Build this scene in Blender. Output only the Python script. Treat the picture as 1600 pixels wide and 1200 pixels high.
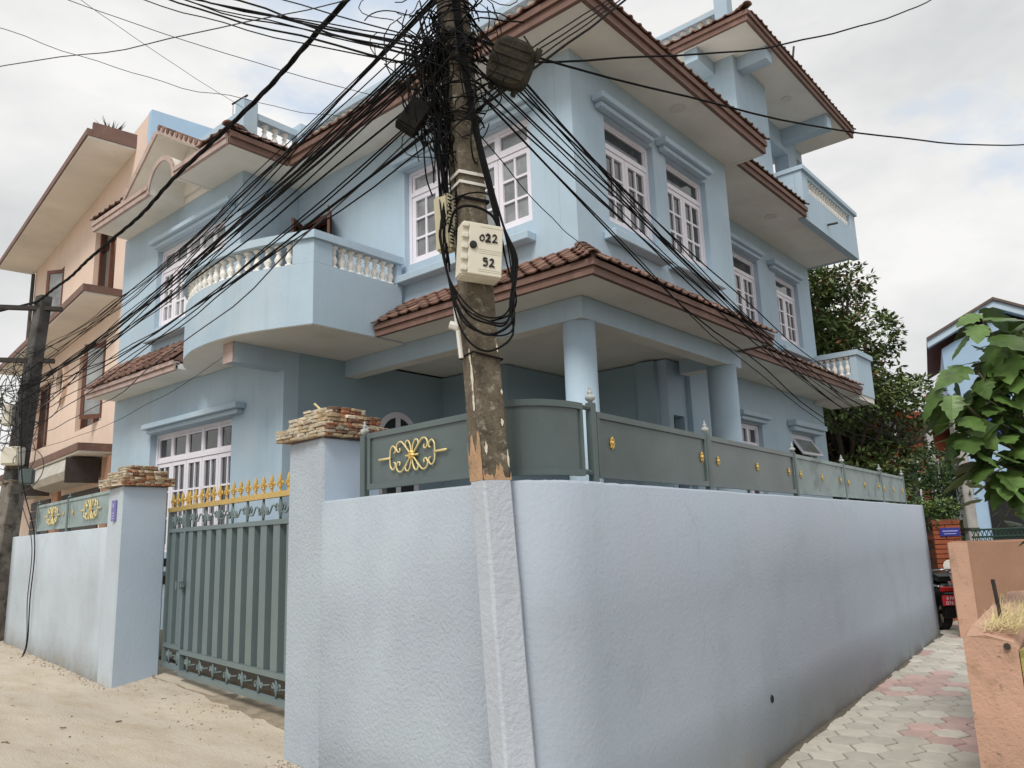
import bpy, bmesh, math, random
from mathutils import Vector, Matrix
R = math.radians
rnd = random.Random(7)
for o in list(bpy.data.objects): bpy.data.objects.remove(o)
scene = bpy.context.scene
COL = scene.collection

# ------------------------------------------------------------------ camera
cam_data = bpy.data.cameras.new('camera'); cam = bpy.data.objects.new('camera', cam_data)
COL.objects.link(cam); scene.camera = cam
cam_data.sensor_width = 36.0; cam_data.lens = 27.31; cam_data.clip_start = 0.05; cam_data.clip_end = 3000
X_ax = Vector((1058, 203, 1213.8)).normalized()          # vanishing directions of the house, camera axes (right, down, forward)
Y_ax = Vector((-1448, 289, 1213.8)).normalized()
Z_ax = X_ax.cross(Y_ax).normalized()
if Z_ax.y > 0: Z_ax = -Z_ax
Y_ax = Z_ax.cross(X_ax)
rows = (X_ax, Y_ax, Z_ax)
right = Vector([v.x for v in rows]); up = -Vector([v.y for v in rows]); view = Vector([v.z for v in rows])
m = Matrix.Identity(4)
for i in range(3):
    m[i][0] = right[i]; m[i][1] = up[i]; m[i][2] = -view[i]
m.translation = Vector((0, 0, 1.55)); cam.matrix_world = m

# ------------------------------------------------------------------ sky and sun
SUN_DIR = Vector((-0.76, -0.30, 1.0)).normalized()       # towards the sun, behind thin cloud
sun_el = math.asin(SUN_DIR.z); sun_rot = math.atan2(SUN_DIR.x, SUN_DIR.y)
world = bpy.data.worlds.new('World'); scene.world = world; world.use_nodes = True
wn = world.node_tree.nodes; wl = world.node_tree.links
for n in list(wn): wn.remove(n)
w_out = wn.new('ShaderNodeOutputWorld'); w_bg = wn.new('ShaderNodeBackground'); w_bg.inputs['Strength'].default_value = 0.1
sky = wn.new('ShaderNodeTexSky'); sky.sky_type = 'NISHITA'; sky.sun_disc = False
sky.sun_elevation = sun_el; sky.sun_rotation = sun_rot; sky.air_density = 1.0; sky.dust_density = 1.5
tc = wn.new('ShaderNodeTexCoord'); mp = wn.new('ShaderNodeMapping'); mp.inputs['Scale'].default_value = (1.0, 1.0, 1.9)
n1 = wn.new('ShaderNodeTexNoise'); n1.inputs['Scale'].default_value = 2.3; n1.inputs['Detail'].default_value = 7; n1.inputs['Roughness'].default_value = 0.55
r1 = wn.new('ShaderNodeValToRGB'); r1.color_ramp.elements[0].position = 0.33; r1.color_ramp.elements[1].position = 0.43
n2 = wn.new('ShaderNodeTexNoise'); n2.inputs['Scale'].default_value = 1.7; n2.inputs['Detail'].default_value = 6; n2.inputs['Roughness'].default_value = 0.6
mp2 = wn.new('ShaderNodeMapping'); mp2.inputs['Location'].default_value = (3.1, 1.7, 0.4); mp2.inputs['Scale'].default_value = (1, 1, 2.2)
r2 = wn.new('ShaderNodeValToRGB')
r2.color_ramp.elements[0].position = 0.33; r2.color_ramp.elements[0].color = (5.3, 5.42, 5.5, 1)
r2.color_ramp.elements[1].position = 0.60; r2.color_ramp.elements[1].color = (7.5, 7.45, 7.35, 1)
mx = wn.new('ShaderNodeMixRGB')
skb = wn.new('ShaderNodeMixRGB'); skb.blend_type = 'MIX'; skb.inputs['Fac'].default_value = 0.72; skb.inputs['Color2'].default_value = (5.6, 6.7, 8.1, 1)
wl.new(tc.outputs['Generated'], mp.inputs['Vector']); wl.new(mp.outputs[0], n1.inputs['Vector']); wl.new(n1.outputs['Fac'], r1.inputs['Fac'])
wl.new(tc.outputs['Generated'], mp2.inputs['Vector']); wl.new(mp2.outputs[0], n2.inputs['Vector']); wl.new(n2.outputs['Fac'], r2.inputs['Fac'])
wl.new(sky.outputs['Color'], skb.inputs['Color1'])
wl.new(r1.outputs['Color'], mx.inputs['Fac']); wl.new(skb.outputs['Color'], mx.inputs['Color1']); wl.new(r2.outputs['Color'], mx.inputs['Color2'])
wl.new(mx.outputs['Color'], w_bg.inputs['Color']); wl.new(w_bg.outputs[0], w_out.inputs['Surface'])
sd = bpy.data.lights.new('sun', 'SUN'); sd.energy = 1.9; sd.angle = R(22); sd.color = (1.0, 0.96, 0.90)
so = bpy.data.objects.new('sun', sd); COL.objects.link(so); so.rotation_euler = SUN_DIR.to_track_quat('Z', 'Y').to_euler(); so.location = (-6, -2, 14)
scene.view_settings.view_transform = 'Standard'; scene.view_settings.look = 'None'
scene.view_settings.gamma = 1.0; scene.view_settings.use_curve_mapping = False
scene.view_settings.exposure = 0.34

# ------------------------------------------------------------------ materials
def mat(name, col, rough=0.8, metal=0.0, var=0.10, vscale=1.5, bump=0.0, bscale=60.0, col2=None, mask=(0.52, 0.66), mscale=2.0,
        col3=None, mask3=(0.6, 0.7), m3scale=9.0, rand=0.0, spec=0.4, stretch=None, coat=0.0, mud=None, streak=0.0, crack=0.0):
    """procedural surface: base colour with large soft variation, an optional second and third colour in patches, fine relief"""
    M = bpy.data.materials.new(name); M.use_nodes = True; nt = M.node_tree; N = nt.nodes; L = nt.links
    b = N['Principled BSDF']; b.inputs['Roughness'].default_value = rough; b.inputs['Metallic'].default_value = metal
    b.inputs['Specular IOR Level'].default_value = spec
    if coat: b.inputs['Coat Weight'].default_value = coat
    g = N.new('ShaderNodeNewGeometry'); src = g.outputs['Position']
    if stretch:
        mpn = N.new('ShaderNodeMapping'); mpn.inputs['Scale'].default_value = stretch; L.new(src, mpn.inputs['Vector']); src = mpn.outputs[0]
    def noise(sc, det=5, rg=0.6):
        n = N.new('ShaderNodeTexNoise'); n.inputs['Scale'].default_value = sc; n.inputs['Detail'].default_value = det
        n.inputs['Roughness'].default_value = rg; L.new(src, n.inputs['Vector']); return n
    nv = noise(vscale)
    mr = N.new('ShaderNodeMapRange'); mr.inputs['From Min'].default_value = 0.3; mr.inputs['From Max'].default_value = 0.7
    mr.inputs['To Min'].default_value = 1 - var; mr.inputs['To Max'].default_value = 1 + var; L.new(nv.outputs['Fac'], mr.inputs['Value'])
    rgb = N.new('ShaderNodeRGB'); rgb.outputs[0].default_value = (*col, 1); cur = rgb.outputs[0]
    def layer(cur, c, msk, sc):
        n = noise(sc, 6, 0.65); r = N.new('ShaderNodeValToRGB')
        r.color_ramp.elements[0].position = msk[0]; r.color_ramp.elements[1].position = msk[1]; L.new(n.outputs['Fac'], r.inputs['Fac'])
        x = N.new('ShaderNodeMixRGB'); x.inputs['Color2'].default_value = (*c, 1); L.new(r.outputs['Color'], x.inputs['Fac']); L.new(cur, x.inputs['Color1'])
        return x.outputs['Color']
    if col2: cur = layer(cur, col2, mask, mscale)
    if col3: cur = layer(cur, col3, mask3, m3scale)
    if streak:                                               # faint rain streaks running down the paint
        ms = N.new('ShaderNodeMapping'); ms.inputs['Scale'].default_value = (7, 7, 0.45); L.new(g.outputs['Position'], ms.inputs['Vector'])
        ns = N.new('ShaderNodeTexNoise'); ns.inputs['Scale'].default_value = 1.6; ns.inputs['Detail'].default_value = 6; ns.inputs['Roughness'].default_value = 0.65; L.new(ms.outputs[0], ns.inputs['Vector'])
        rs = N.new('ShaderNodeMapRange'); rs.inputs['From Min'].default_value = 0.52; rs.inputs['From Max'].default_value = 0.78; rs.inputs['To Max'].default_value = streak; L.new(ns.outputs['Fac'], rs.inputs['Value'])
        x = N.new('ShaderNodeMixRGB'); x.inputs['Color2'].default_value = (*[c * 0.62 for c in col], 1); L.new(rs.outputs[0], x.inputs['Fac']); L.new(cur, x.inputs['Color1']); cur = x.outputs['Color']
    if crack:                                                # hairline cracks here and there
        nd = noise(2.5, 4, .6); dv = N.new('ShaderNodeVectorMath'); dv.operation = 'MULTIPLY_ADD'; dv.inputs[1].default_value = (.35, .35, .35); L.new(nd.outputs['Color'], dv.inputs[0]); L.new(g.outputs['Position'], dv.inputs[2])
        vo = N.new('ShaderNodeTexVoronoi'); vo.feature = 'DISTANCE_TO_EDGE'; vo.inputs['Scale'].default_value = 0.9; L.new(dv.outputs[0], vo.inputs['Vector'])
        rc = N.new('ShaderNodeMapRange'); rc.inputs['From Min'].default_value = 0.0015; rc.inputs['From Max'].default_value = 0.005; rc.inputs['To Min'].default_value = crack; rc.inputs['To Max'].default_value = 0.0; L.new(vo.outputs['Distance'], rc.inputs['Value'])
        nk = noise(.8, 3, .6); rk = N.new('ShaderNodeMapRange'); rk.inputs['From Min'].default_value = 0.5; rk.inputs['From Max'].default_value = 0.6; L.new(nk.outputs['Fac'], rk.inputs['Value'])
        mk = N.new('ShaderNodeMath'); mk.operation = 'MULTIPLY'; L.new(rc.outputs[0], mk.inputs[0]); L.new(rk.outputs[0], mk.inputs[1])
        x = N.new('ShaderNodeMixRGB'); x.inputs['Color2'].default_value = (*[c * 0.3 for c in col], 1); L.new(mk.outputs[0], x.inputs['Fac']); L.new(cur, x.inputs['Color1']); cur = x.outputs['Color']
    if mud:                                                  # splashed mud in ragged patches along the foot of a wall
        sp = N.new('ShaderNodeSeparateXYZ'); L.new(g.outputs['Position'], sp.inputs[0]); nm_ = noise(5.5, 6, 0.7)
        a1 = N.new('ShaderNodeMath'); a1.operation = 'MULTIPLY_ADD'; a1.inputs[1].default_value = 0.9; a1.inputs[2].default_value = mud[1] - 0.45; L.new(nm_.outputs['Fac'], a1.inputs[0])
        a2 = N.new('ShaderNodeMath'); a2.operation = 'SUBTRACT'; L.new(a1.outputs[0], a2.inputs[0]); L.new(sp.outputs['Z'], a2.inputs[1])
        a3 = N.new('ShaderNodeMapRange'); a3.inputs['From Min'].default_value = -0.08; a3.inputs['From Max'].default_value = 0.22; a3.inputs['To Max'].default_value = 0.6; L.new(a2.outputs[0], a3.inputs['Value'])
        x = N.new('ShaderNodeMixRGB'); x.inputs['Color2'].default_value = (*mud[0], 1); L.new(a3.outputs[0], x.inputs['Fac']); L.new(cur, x.inputs['Color1']); cur = x.outputs['Color']
    sc = N.new('ShaderNodeVectorMath'); sc.operation = 'SCALE'; L.new(cur, sc.inputs[0])
    if rand:
        oi = N.new('ShaderNodeObjectInfo'); m2 = N.new('ShaderNodeMapRange'); m2.inputs['To Min'].default_value = 1 - rand; m2.inputs['To Max'].default_value = 1 + rand
        L.new(oi.outputs['Random'], m2.inputs['Value']); mu = N.new('ShaderNodeMath'); mu.operation = 'MULTIPLY'
        L.new(mr.outputs[0], mu.inputs[0]); L.new(m2.outputs[0], mu.inputs[1]); L.new(mu.outputs[0], sc.inputs['Scale'])
    else: L.new(mr.outputs[0], sc.inputs['Scale'])
    L.new(sc.outputs[0], b.inputs['Base Color'])
    if bump:
        nb = noise(bscale, 4, 0.6); bp = N.new('ShaderNodeBump'); bp.inputs['Strength'].default_value = bump; bp.inputs['Distance'].default_value = 0.01
        L.new(nb.outputs['Fac'], bp.inputs['Height']); L.new(bp.outputs[0], b.inputs['Normal'])
    return M
STUCCO = mat('blue_stucco', (0.43, 0.55, 0.65), 0.85, var=0.08, vscale=0.9, bump=0.25, bscale=30, col2=(0.46, 0.56, 0.635), mscale=0.8, streak=0.24)
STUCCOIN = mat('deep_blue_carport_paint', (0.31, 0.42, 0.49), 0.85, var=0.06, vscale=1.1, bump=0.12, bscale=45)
SOFFIT = mat('soffit_paint', (0.82, 0.79, 0.735), 0.9, var=0.07, vscale=1.3, bump=0.12, bscale=20, col2=(0.74, 0.705, 0.645), mask=(0.5, 0.75), mscale=1.1)
WALLP = mat('compound_wall_paint', (0.39, 0.45, 0.525), 0.85, var=0.06, vscale=0.9, bump=0.35, bscale=42, col2=(0.385, 0.42, 0.495), mask=(0.42, 0.66), mscale=0.9,
            col3=(0.35, 0.405, 0.455), mask3=(0.52, 0.70), m3scale=1.4, mud=((.33, .30, .25), .10), streak=0.07, crack=0.14)
WALLROUGH = mat('roughcast_wall_paint', (0.40, 0.46, 0.51), 0.9, var=0.08, vscale=1.1, bump=0.9, bscale=52, col2=(0.375, 0.425, 0.485), mask=(0.45, 0.6), mscale=1.3, mud=((.34, .30, .25), .22))
SMOOTHP = mat('smooth_blue_plaster', (0.46, 0.555, 0.67), 0.85, var=0.05, vscale=1.2, bump=0.2, bscale=26)
TERRA = mat('terracotta_tile', (0.19, 0.108, 0.082), 0.75, var=0.22, vscale=6, bump=0.3, bscale=55, rand=0.36, col2=(0.26, 0.15, 0.11), col3=(0.12, 0.07, 0.055), mask3=(0.58, 0.75), m3scale=3.5, mask=(0.5, 0.7), mscale=5)
FASCIA = mat('brown_fascia_paint', (0.18, 0.104, 0.082), 0.7, var=0.16, vscale=3, bump=0.2, col2=(0.26, 0.155, 0.125), mask=(0.55, 0.75), mscale=4)
PALEFASC = mat('faded_brown_edge', (0.47, 0.36, 0.325), 0.85, var=0.12, vscale=5, bump=0.3, col2=(0.36, 0.25, 0.22), mscale=6)
LILAC = mat('lilac_window_paint', (0.83, 0.80, 0.865), 0.45, var=0.03, vscale=4, bump=0.03)
def glass_mat(name, col, rough=0.06):
    M = mat(name, col, rough, var=0.45, vscale=2.6, spec=0.9, rand=0.4); return M
GLASS = glass_mat('dark_window_glass', (0.045, 0.05, 0.052)); GLASS2 = glass_mat('curtained_window_glass', (0.22, 0.23, 0.23), 0.12)
WHITE = mat('white_baluster_paint', (0.84, 0.82, 0.77), 0.7, var=0.08, vscale=5, bump=0.1, col2=(0.60, 0.56, 0.48), mask=(0.6, 0.8), mscale=7)
FENCE = mat('grey_green_metal_paint', (0.085, 0.115, 0.115), 0.36, var=0.14, vscale=2.5, spec=0.5, col2=(0.125, 0.155, 0.155), mask=(0.5, 0.8), mscale=1.6, bump=0.05, bscale=18)
FENCEOLD = mat('weathered_metal_paint', (0.27, 0.34, 0.335), 0.5, var=0.16, vscale=3, col2=(0.17, 0.22, 0.22), mask=(0.5, 0.62), mscale=3.5)
FINIAL = mat('worn_silver_paint', (0.33, 0.36, 0.36), 0.45, var=0.2, vscale=30, col2=(0.62, 0.60, 0.52), mask=(0.5, 0.7), mscale=25)
GATEP = mat('gate_metal_paint', (0.135, 0.18, 0.185), 0.38, var=0.08, vscale=2.5, spec=0.5)
GOLD = mat('gold_paint', (0.62, 0.42, 0.13), 0.38, metal=0.55, var=0.10, vscale=20)
PALEGOLD = mat('pale_gold_paint', (0.72, 0.60, 0.30), 0.42, metal=0.25, var=0.10, vscale=20)
CONC = mat('stained_concrete', (0.15, 0.125, 0.09), 0.95, var=0.30, vscale=7, bump=0.8, bscale=70, col2=(0.075, 0.062, 0.045), mask=(0.42, 0.62), mscale=10,
           col3=(0.30, 0.275, 0.215), mask3=(0.55, 0.68), m3scale=24)
CONC2 = mat('grey_concrete', (0.10, 0.095, 0.09), 0.95, var=0.3, vscale=4, bump=0.6, bscale=50, col2=(0.05, 0.048, 0.045), mask=(0.45, 0.65), mscale=5)
POLEPAINT = mat('painted_pole_foot', (0.46, 0.50, 0.56), 0.9, var=0.06, vscale=3, bump=0.7, bscale=40)
RAWCLAY = mat('raw_peach_render', (0.42, 0.27, 0.16), 0.95, var=0.2, vscale=14, bump=0.6, col2=(0.20, 0.15, 0.10), mask=(0.52, 0.68), mscale=18)
FLAKE = mat('flaking_white_paint', (0.68, 0.62, 0.51), 0.9, var=0.15, vscale=20)
CABLE = mat('black_cable_rubber', (0.006, 0.006, 0.0065), 0.8, spec=0.15, var=0.3, vscale=9)
CABLEG = mat('grey_cable_rubber', (0.06, 0.06, 0.065), 0.7, var=0.3, vscale=9, spec=0.2)
BOXCREAM = mat('cream_plastic', (0.66, 0.62, 0.52), 0.55, var=0.05, vscale=6)
BOXDARK = mat('sooty_plastic', (0.014, 0.013, 0.012), 0.9, var=0.4, vscale=10, bump=0.4, spec=0.1)
BOXRUST = mat('old_olive_metal', (0.036, 0.033, 0.025), 0.9, var=0.4, vscale=14, bump=0.6, spec=0.15, col2=(0.055, 0.036, 0.02), mask=(0.58, 0.7), mscale=14)
INK = mat('black_ink', (0.01, 0.01, 0.012), 0.5, var=0.0)
PEACH = mat('peach_house_paint', (0.78, 0.615, 0.51), 0.9, var=0.06, vscale=1.0, bump=0.1, col2=(0.74, 0.58, 0.48), mscale=1.2, streak=0.12)
PEACH2 = mat('peach_render_wall', (0.54, 0.33, 0.235), 0.95, var=0.10, vscale=3, bump=0.7, bscale=45, col2=(0.40, 0.25, 0.17), mask=(0.55, 0.72), mscale=4.5,
             col3=(0.16, 0.12, 0.09), mask3=(0.63, 0.72), m3scale=17)
PEACH3 = mat('brown_peach_wall', (0.36, 0.205, 0.135), 0.95, var=0.10, vscale=2, bump=0.3)
MOSS = mat('mossy_yellow_render', (0.36, 0.30, 0.10), 0.95, var=0.3, vscale=12, bump=0.8, col2=(0.17, 0.15, 0.06), mscale=9)
WOODBR = mat('brown_window_wood', (0.13, 0.05, 0.03), 0.5, var=0.15, vscale=8)
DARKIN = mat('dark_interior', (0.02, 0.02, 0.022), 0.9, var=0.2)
CURTAIN = mat('pale_curtain', (0.62, 0.60, 0.55), 0.9, var=0.12, vscale=9, stretch=(6, 6, 0.6))
AWNING = mat('silver_awning_cloth', (0.55, 0.52, 0.46), 0.45, metal=0.2, var=0.22, vscale=5)
SHUTTER = mat('dark_shutter_metal', (0.055, 0.045, 0.04), 0.6, var=0.2, vscale=6)
ROAD = mat('dusty_road', (0.54, 0.475, 0.385), 0.95, var=0.12, vscale=0.9, bump=0.9, bscale=55, col2=(0.47, 0.395, 0.295), mask=(0.45, 0.68), mscale=2.6,
           col3=(0.34, 0.285, 0.21), mask3=(0.60, 0.72), m3scale=10, stretch=(2.2, 0.55, 1))
GROUND = mat('bare_earth', (0.15, 0.125, 0.09), 0.95, var=0.2, vscale=0.5, bump=0.5)
PAVER = mat('beige_paver_concrete', (0.47, 0.445, 0.39), 0.92, var=0.10, vscale=7, bump=0.5, bscale=90, rand=0.13, col2=(0.40, 0.37, 0.31), mask=(0.55, 0.75), mscale=5)
PAVERP = mat('pink_paver_concrete', (0.46, 0.33, 0.30), 0.92, var=0.10, vscale=7, bump=0.5, bscale=90, rand=0.13)
JOINT = mat('paver_joint_sand', (0.12, 0.105, 0.08), 0.95, var=0.2, vscale=9, bump=0.5)
STONES = [mat('split_stone_' + n, c, 0.9, var=0.22, vscale=22, bump=0.8, bscale=80, rand=0.25) for n, c in
          (('rust', (0.34, 0.16, 0.09)), ('buff', (0.40, 0.31, 0.20)), ('cream', (0.50, 0.44, 0.34)), ('brown', (0.22, 0.125, 0.085)))]
BRICKR = mat('red_brick', (0.27, 0.075, 0.035), 0.9, var=0.2, vscale=4, bump=0.4, rand=0.2)
HOUSEBLUE = mat('sky_blue_house_paint', (0.40, 0.56, 0.74), 0.9, var=0.06)
ROOFGREY = mat('grey_brown_roof', (0.14, 0.105, 0.095), 0.9, var=0.2, vscale=4)
LEAFDK = mat('dark_tree_leaf', (0.085, 0.125, 0.040), 0.5, var=0.45, vscale=1.4, rand=0.1, spec=0.4, col2=(0.14, 0.165, 0.05), mask=(0.45, 0.7), mscale=2.2)
LEAFOR = mat('orange_new_leaf', (0.30, 0.11, 0.035), 0.55, var=0.3, vscale=3)
LEAFNEAR = mat('broad_green_leaf', (0.080, 0.142, 0.034), 0.4, var=0.40, vscale=7, rand=0.35, spec=0.4, bump=0.15, bscale=40)
LEAFYOUNG = mat('young_green_leaf', (0.11, 0.17, 0.04), 0.45, var=0.2, vscale=7, rand=0.25)
LEAFSHRUB = mat('shrub_leaf', (0.040, 0.080, 0.026), 0.55, var=0.4, vscale=3)
BARK = mat('bark', (0.09, 0.065, 0.045), 0.95, var=0.3, vscale=9, bump=0.8)
STRAW = mat('dry_straw', (0.62, 0.52, 0.27), 0.8, var=0.25, vscale=30)
BLACKP = mat('black_plastic', (0.015, 0.015, 0.016), 0.35, var=0.2)
RUBBER = mat('tyre_rubber', (0.02, 0.02, 0.02), 0.85, var=0.2)
SILVER = mat('silver_paint', (0.45, 0.45, 0.46), 0.3, metal=0.7, var=0.05)
MAROON = mat('maroon_paint', (0.07, 0.015, 0.015), 0.25, var=0.1, coat=0.5)
REDPL = mat('red_plate', (0.55, 0.03, 0.05), 0.5, var=0.05)
WHITEINK = mat('white_ink', (0.80, 0.80, 0.80), 0.6, var=0.0)
SIGNBLUE = mat('blue_sign_enamel', (0.03, 0.035, 0.24), 0.4, var=0.05)
PLAQUE = mat('violet_plaque', (0.16, 0.15, 0.36), 0.45, var=0.08)
GREENP = mat('green_rail_paint', (0.012, 0.045, 0.032), 0.5, var=0.1)
IRON = mat('rusty_iron', (0.035, 0.028, 0.024), 0.7, var=0.3, vscale=12, bump=0.3)
LAMPW = mat('white_lamp_cover', (0.70, 0.68, 0.63), 0.4, var=0.03)

# ------------------------------------------------------------------ helpers
def obj(name, bm, material, parent=None, smooth=False, kind=None):
    me = bpy.data.meshes.new(name); bm.normal_update(); bm.to_mesh(me); bm.free()
    for mm in (material if isinstance(material, (list, tuple)) else [material]): me.materials.append(mm)
    if smooth:
        for p in me.polygons: p.use_smooth = True
    return link(name, me, parent, kind)
def link(name, me, parent=None, kind=None, mw=None):
    o = bpy.data.objects.new(name, me); COL.objects.link(o)
    if parent is not None: o.parent = parent
    if mw is not None: o.matrix_local = mw
    if kind: o['kind'] = kind
    return o
def tag(o, label, cat, group=None):
    o['label'] = label; o['category'] = cat
    if group: o['group'] = group
    return o
def thing(name, label, cat, loc=(0, 0, 0), group=None):
    o = bpy.data.objects.new(name, None); o.empty_display_size = 0.2; COL.objects.link(o); o.location = loc
    return tag(o, label, cat, group)
def structure(o): o['kind'] = 'structure'; return o
def box(bm, x0, x1, y0, y1, z0, z1, M=None, mi=0):
    vs = [bm.verts.new((x, y, z)) for z in (z0, z1) for y in (y0, y1) for x in (x0, x1)]
    if M is not None:
        for v in vs: v.co = M @ v.co
    for f in ((0, 2, 3, 1), (4, 5, 7, 6), (0, 1, 5, 4), (2, 6, 7, 3), (0, 4, 6, 2), (1, 3, 7, 5)):
        bm.faces.new([vs[i] for i in f]).material_index = mi
    return vs
def prism(bm, poly, z0, z1, mi=0):
    a = [bm.verts.new((p[0], p[1], z0)) for p in poly]; b = [bm.verts.new((p[0], p[1], z1)) for p in poly]
    n = len(poly)
    area = sum(poly[i][0] * poly[(i + 1) % n][1] - poly[(i + 1) % n][0] * poly[i][1] for i in range(n))
    if area < 0: a.reverse(); b.reverse()
    bm.faces.new(list(reversed(a))).material_index = mi; bm.faces.new(b).material_index = mi
    for i in range(n): bm.faces.new((a[i], a[(i + 1) % n], b[(i + 1) % n], b[i])).material_index = mi
def loft(bm, rings, close=True, caps=True):
    vr = [[bm.verts.new(p) for p in r] for r in rings]; n = len(vr[0])
    for a, b in zip(vr, vr[1:]):
        for i in range(n if close else n - 1):
            j = (i + 1) % n; bm.faces.new((a[i], a[j], b[j], b[i]))
    if caps and close:
        bm.faces.new(list(reversed(vr[0]))); bm.faces.new(vr[-1])
    return vr
def tube(bm, pts, r, n=6, caps=True):
    pts = [Vector(p) for p in pts]; rings = []; prev = None
    for i, p in enumerate(pts):
        d = (pts[min(i + 1, len(pts) - 1)] - pts[max(i - 1, 0)])
        if d.length < 1e-6: d = Vector((0, 0, 1))
        d.normalize()
        if prev is None:
            a = d.orthogonal().normalized()
        else:
            a = prev - d * prev.dot(d)
            a = a.normalized() if a.length > 1e-5 else d.orthogonal().normalized()
        prev = a; b = d.cross(a); rr = r[i] if isinstance(r, (list, tuple)) else r
        rings.append([p + (a * math.cos(t) + b * math.sin(t)) * rr for t in [2 * math.pi * k / n for k in range(n)]])
    loft(bm, rings, True, caps)
def lathe(bm, prof, n=12, c=(0, 0, 0)):
    loft(bm, [[(c[0] + r * math.cos(2 * math.pi * k / n), c[1] + r * math.sin(2 * math.pi * k / n), c[2] + z) for k in range(n)] for r, z in prof])
def spline(pts, k=8):
    P = [Vector(p) for p in pts]; out = []
    for i in range(len(P) - 1):
        p0 = P[max(i - 1, 0)]; p1 = P[i]; p2 = P[i + 1]; p3 = P[min(i + 2, len(P) - 1)]
        for j in range(k):
            t = j / k
            out.append(0.5 * ((2 * p1) + (p2 - p0) * t + (2 * p0 - 5 * p1 + 4 * p2 - p3) * t * t + (3 * p1 - p0 - 3 * p2 + p3) * t ** 3))
    out.append(P[-1]); return out
def bevel(bm, w, seg=1):
    bmesh.ops.bevel(bm, geom=list(bm.edges), offset=w, segments=seg, affect='EDGES', clamp_overlap=True)
def nb(): return bmesh.new()
def bx(name, x0, x1, y0, y1, z0, z1, material, parent=None, bv=0.0):
    bm = nb(); box(bm, x0, x1, y0, y1, z0, z1)
    if bv: bevel(bm, bv)
    return obj(name, bm, material, parent)

# a vertical frame of reference: u along the wall, o outwards, z up
class Face:
    def __init__(s, p, ang): s.p = Vector((p[0], p[1], 0)); s.u = Vector((math.cos(ang), math.sin(ang), 0)); s.o = Vector((s.u.y, -s.u.x, 0))
    def __call__(s, u, z, o=0.0): return s.p + s.u * u + s.o * o + Vector((0, 0, z))
    def mat(s): return Matrix(((s.u.x, s.o.x, 0, s.p.x), (s.u.y, s.o.y, 0, s.p.y), (0, 0, 1, 0), (0, 0, 0, 1)))
def fbox(bm, F, u0, u1, o0, o1, z0, z1, mi=0):
    a = [bm.verts.new(F(u, z, o)) for z in (z0, z1) for o in (o1, o0) for u in (u0, u1)]
    for f in ((0, 2, 3, 1), (4, 5, 7, 6), (0, 1, 5, 4), (2, 6, 7, 3), (0, 4, 6, 2), (1, 3, 7, 5)):
        bm.faces.new([a[i] for i in f]).material_index = mi
def wall(F, u0, u1, z0, z1, holes, material, parent, t=0.22, name='wall'):
    """a wall with real openings: front and back skins with reveals between"""
    bm = nb(); us = sorted({u0, u1, *[h[0] for h in holes], *[h[1] for h in holes]}); zs = sorted({z0, z1, *[h[2] for h in holes], *[h[3] for h in holes]})
    def hole(u, z): return any(h[0] < u < h[1] and h[2] < z < h[3] for h in holes)
    def quad(*p): bm.faces.new([bm.verts.new(q) for q in p])
    for i in range(len(us) - 1):
        for j in range(len(zs) - 1):
            if hole((us[i] + us[i + 1]) / 2, (zs[j] + zs[j + 1]) / 2): continue
            a, b, c, d = us[i], us[i + 1], zs[j], zs[j + 1]
            quad(F(a, c), F(b, c), F(b, d), F(a, d)); quad(F(b, c, -t), F(a, c, -t), F(a, d, -t), F(b, d, -t))
    def ring(a, b, c, d, s):
        L = [(a, c), (b, c), (b, d), (a, d)]
        for k in range(4):
            p, q = L[k], L[(k + 1) % 4]
            if s < 0: p, q = q, p
            quad(F(q[0], q[1]), F(p[0], p[1]), F(p[0], p[1], -t), F(q[0], q[1], -t))
    ring(u0, u1, z0, z1, 1)
    for h in holes: ring(*h, -1)
    bmesh.ops.remove_doubles(bm, verts=bm.verts, dist=0.0005)
    return obj(name, bm, material, parent)

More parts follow.
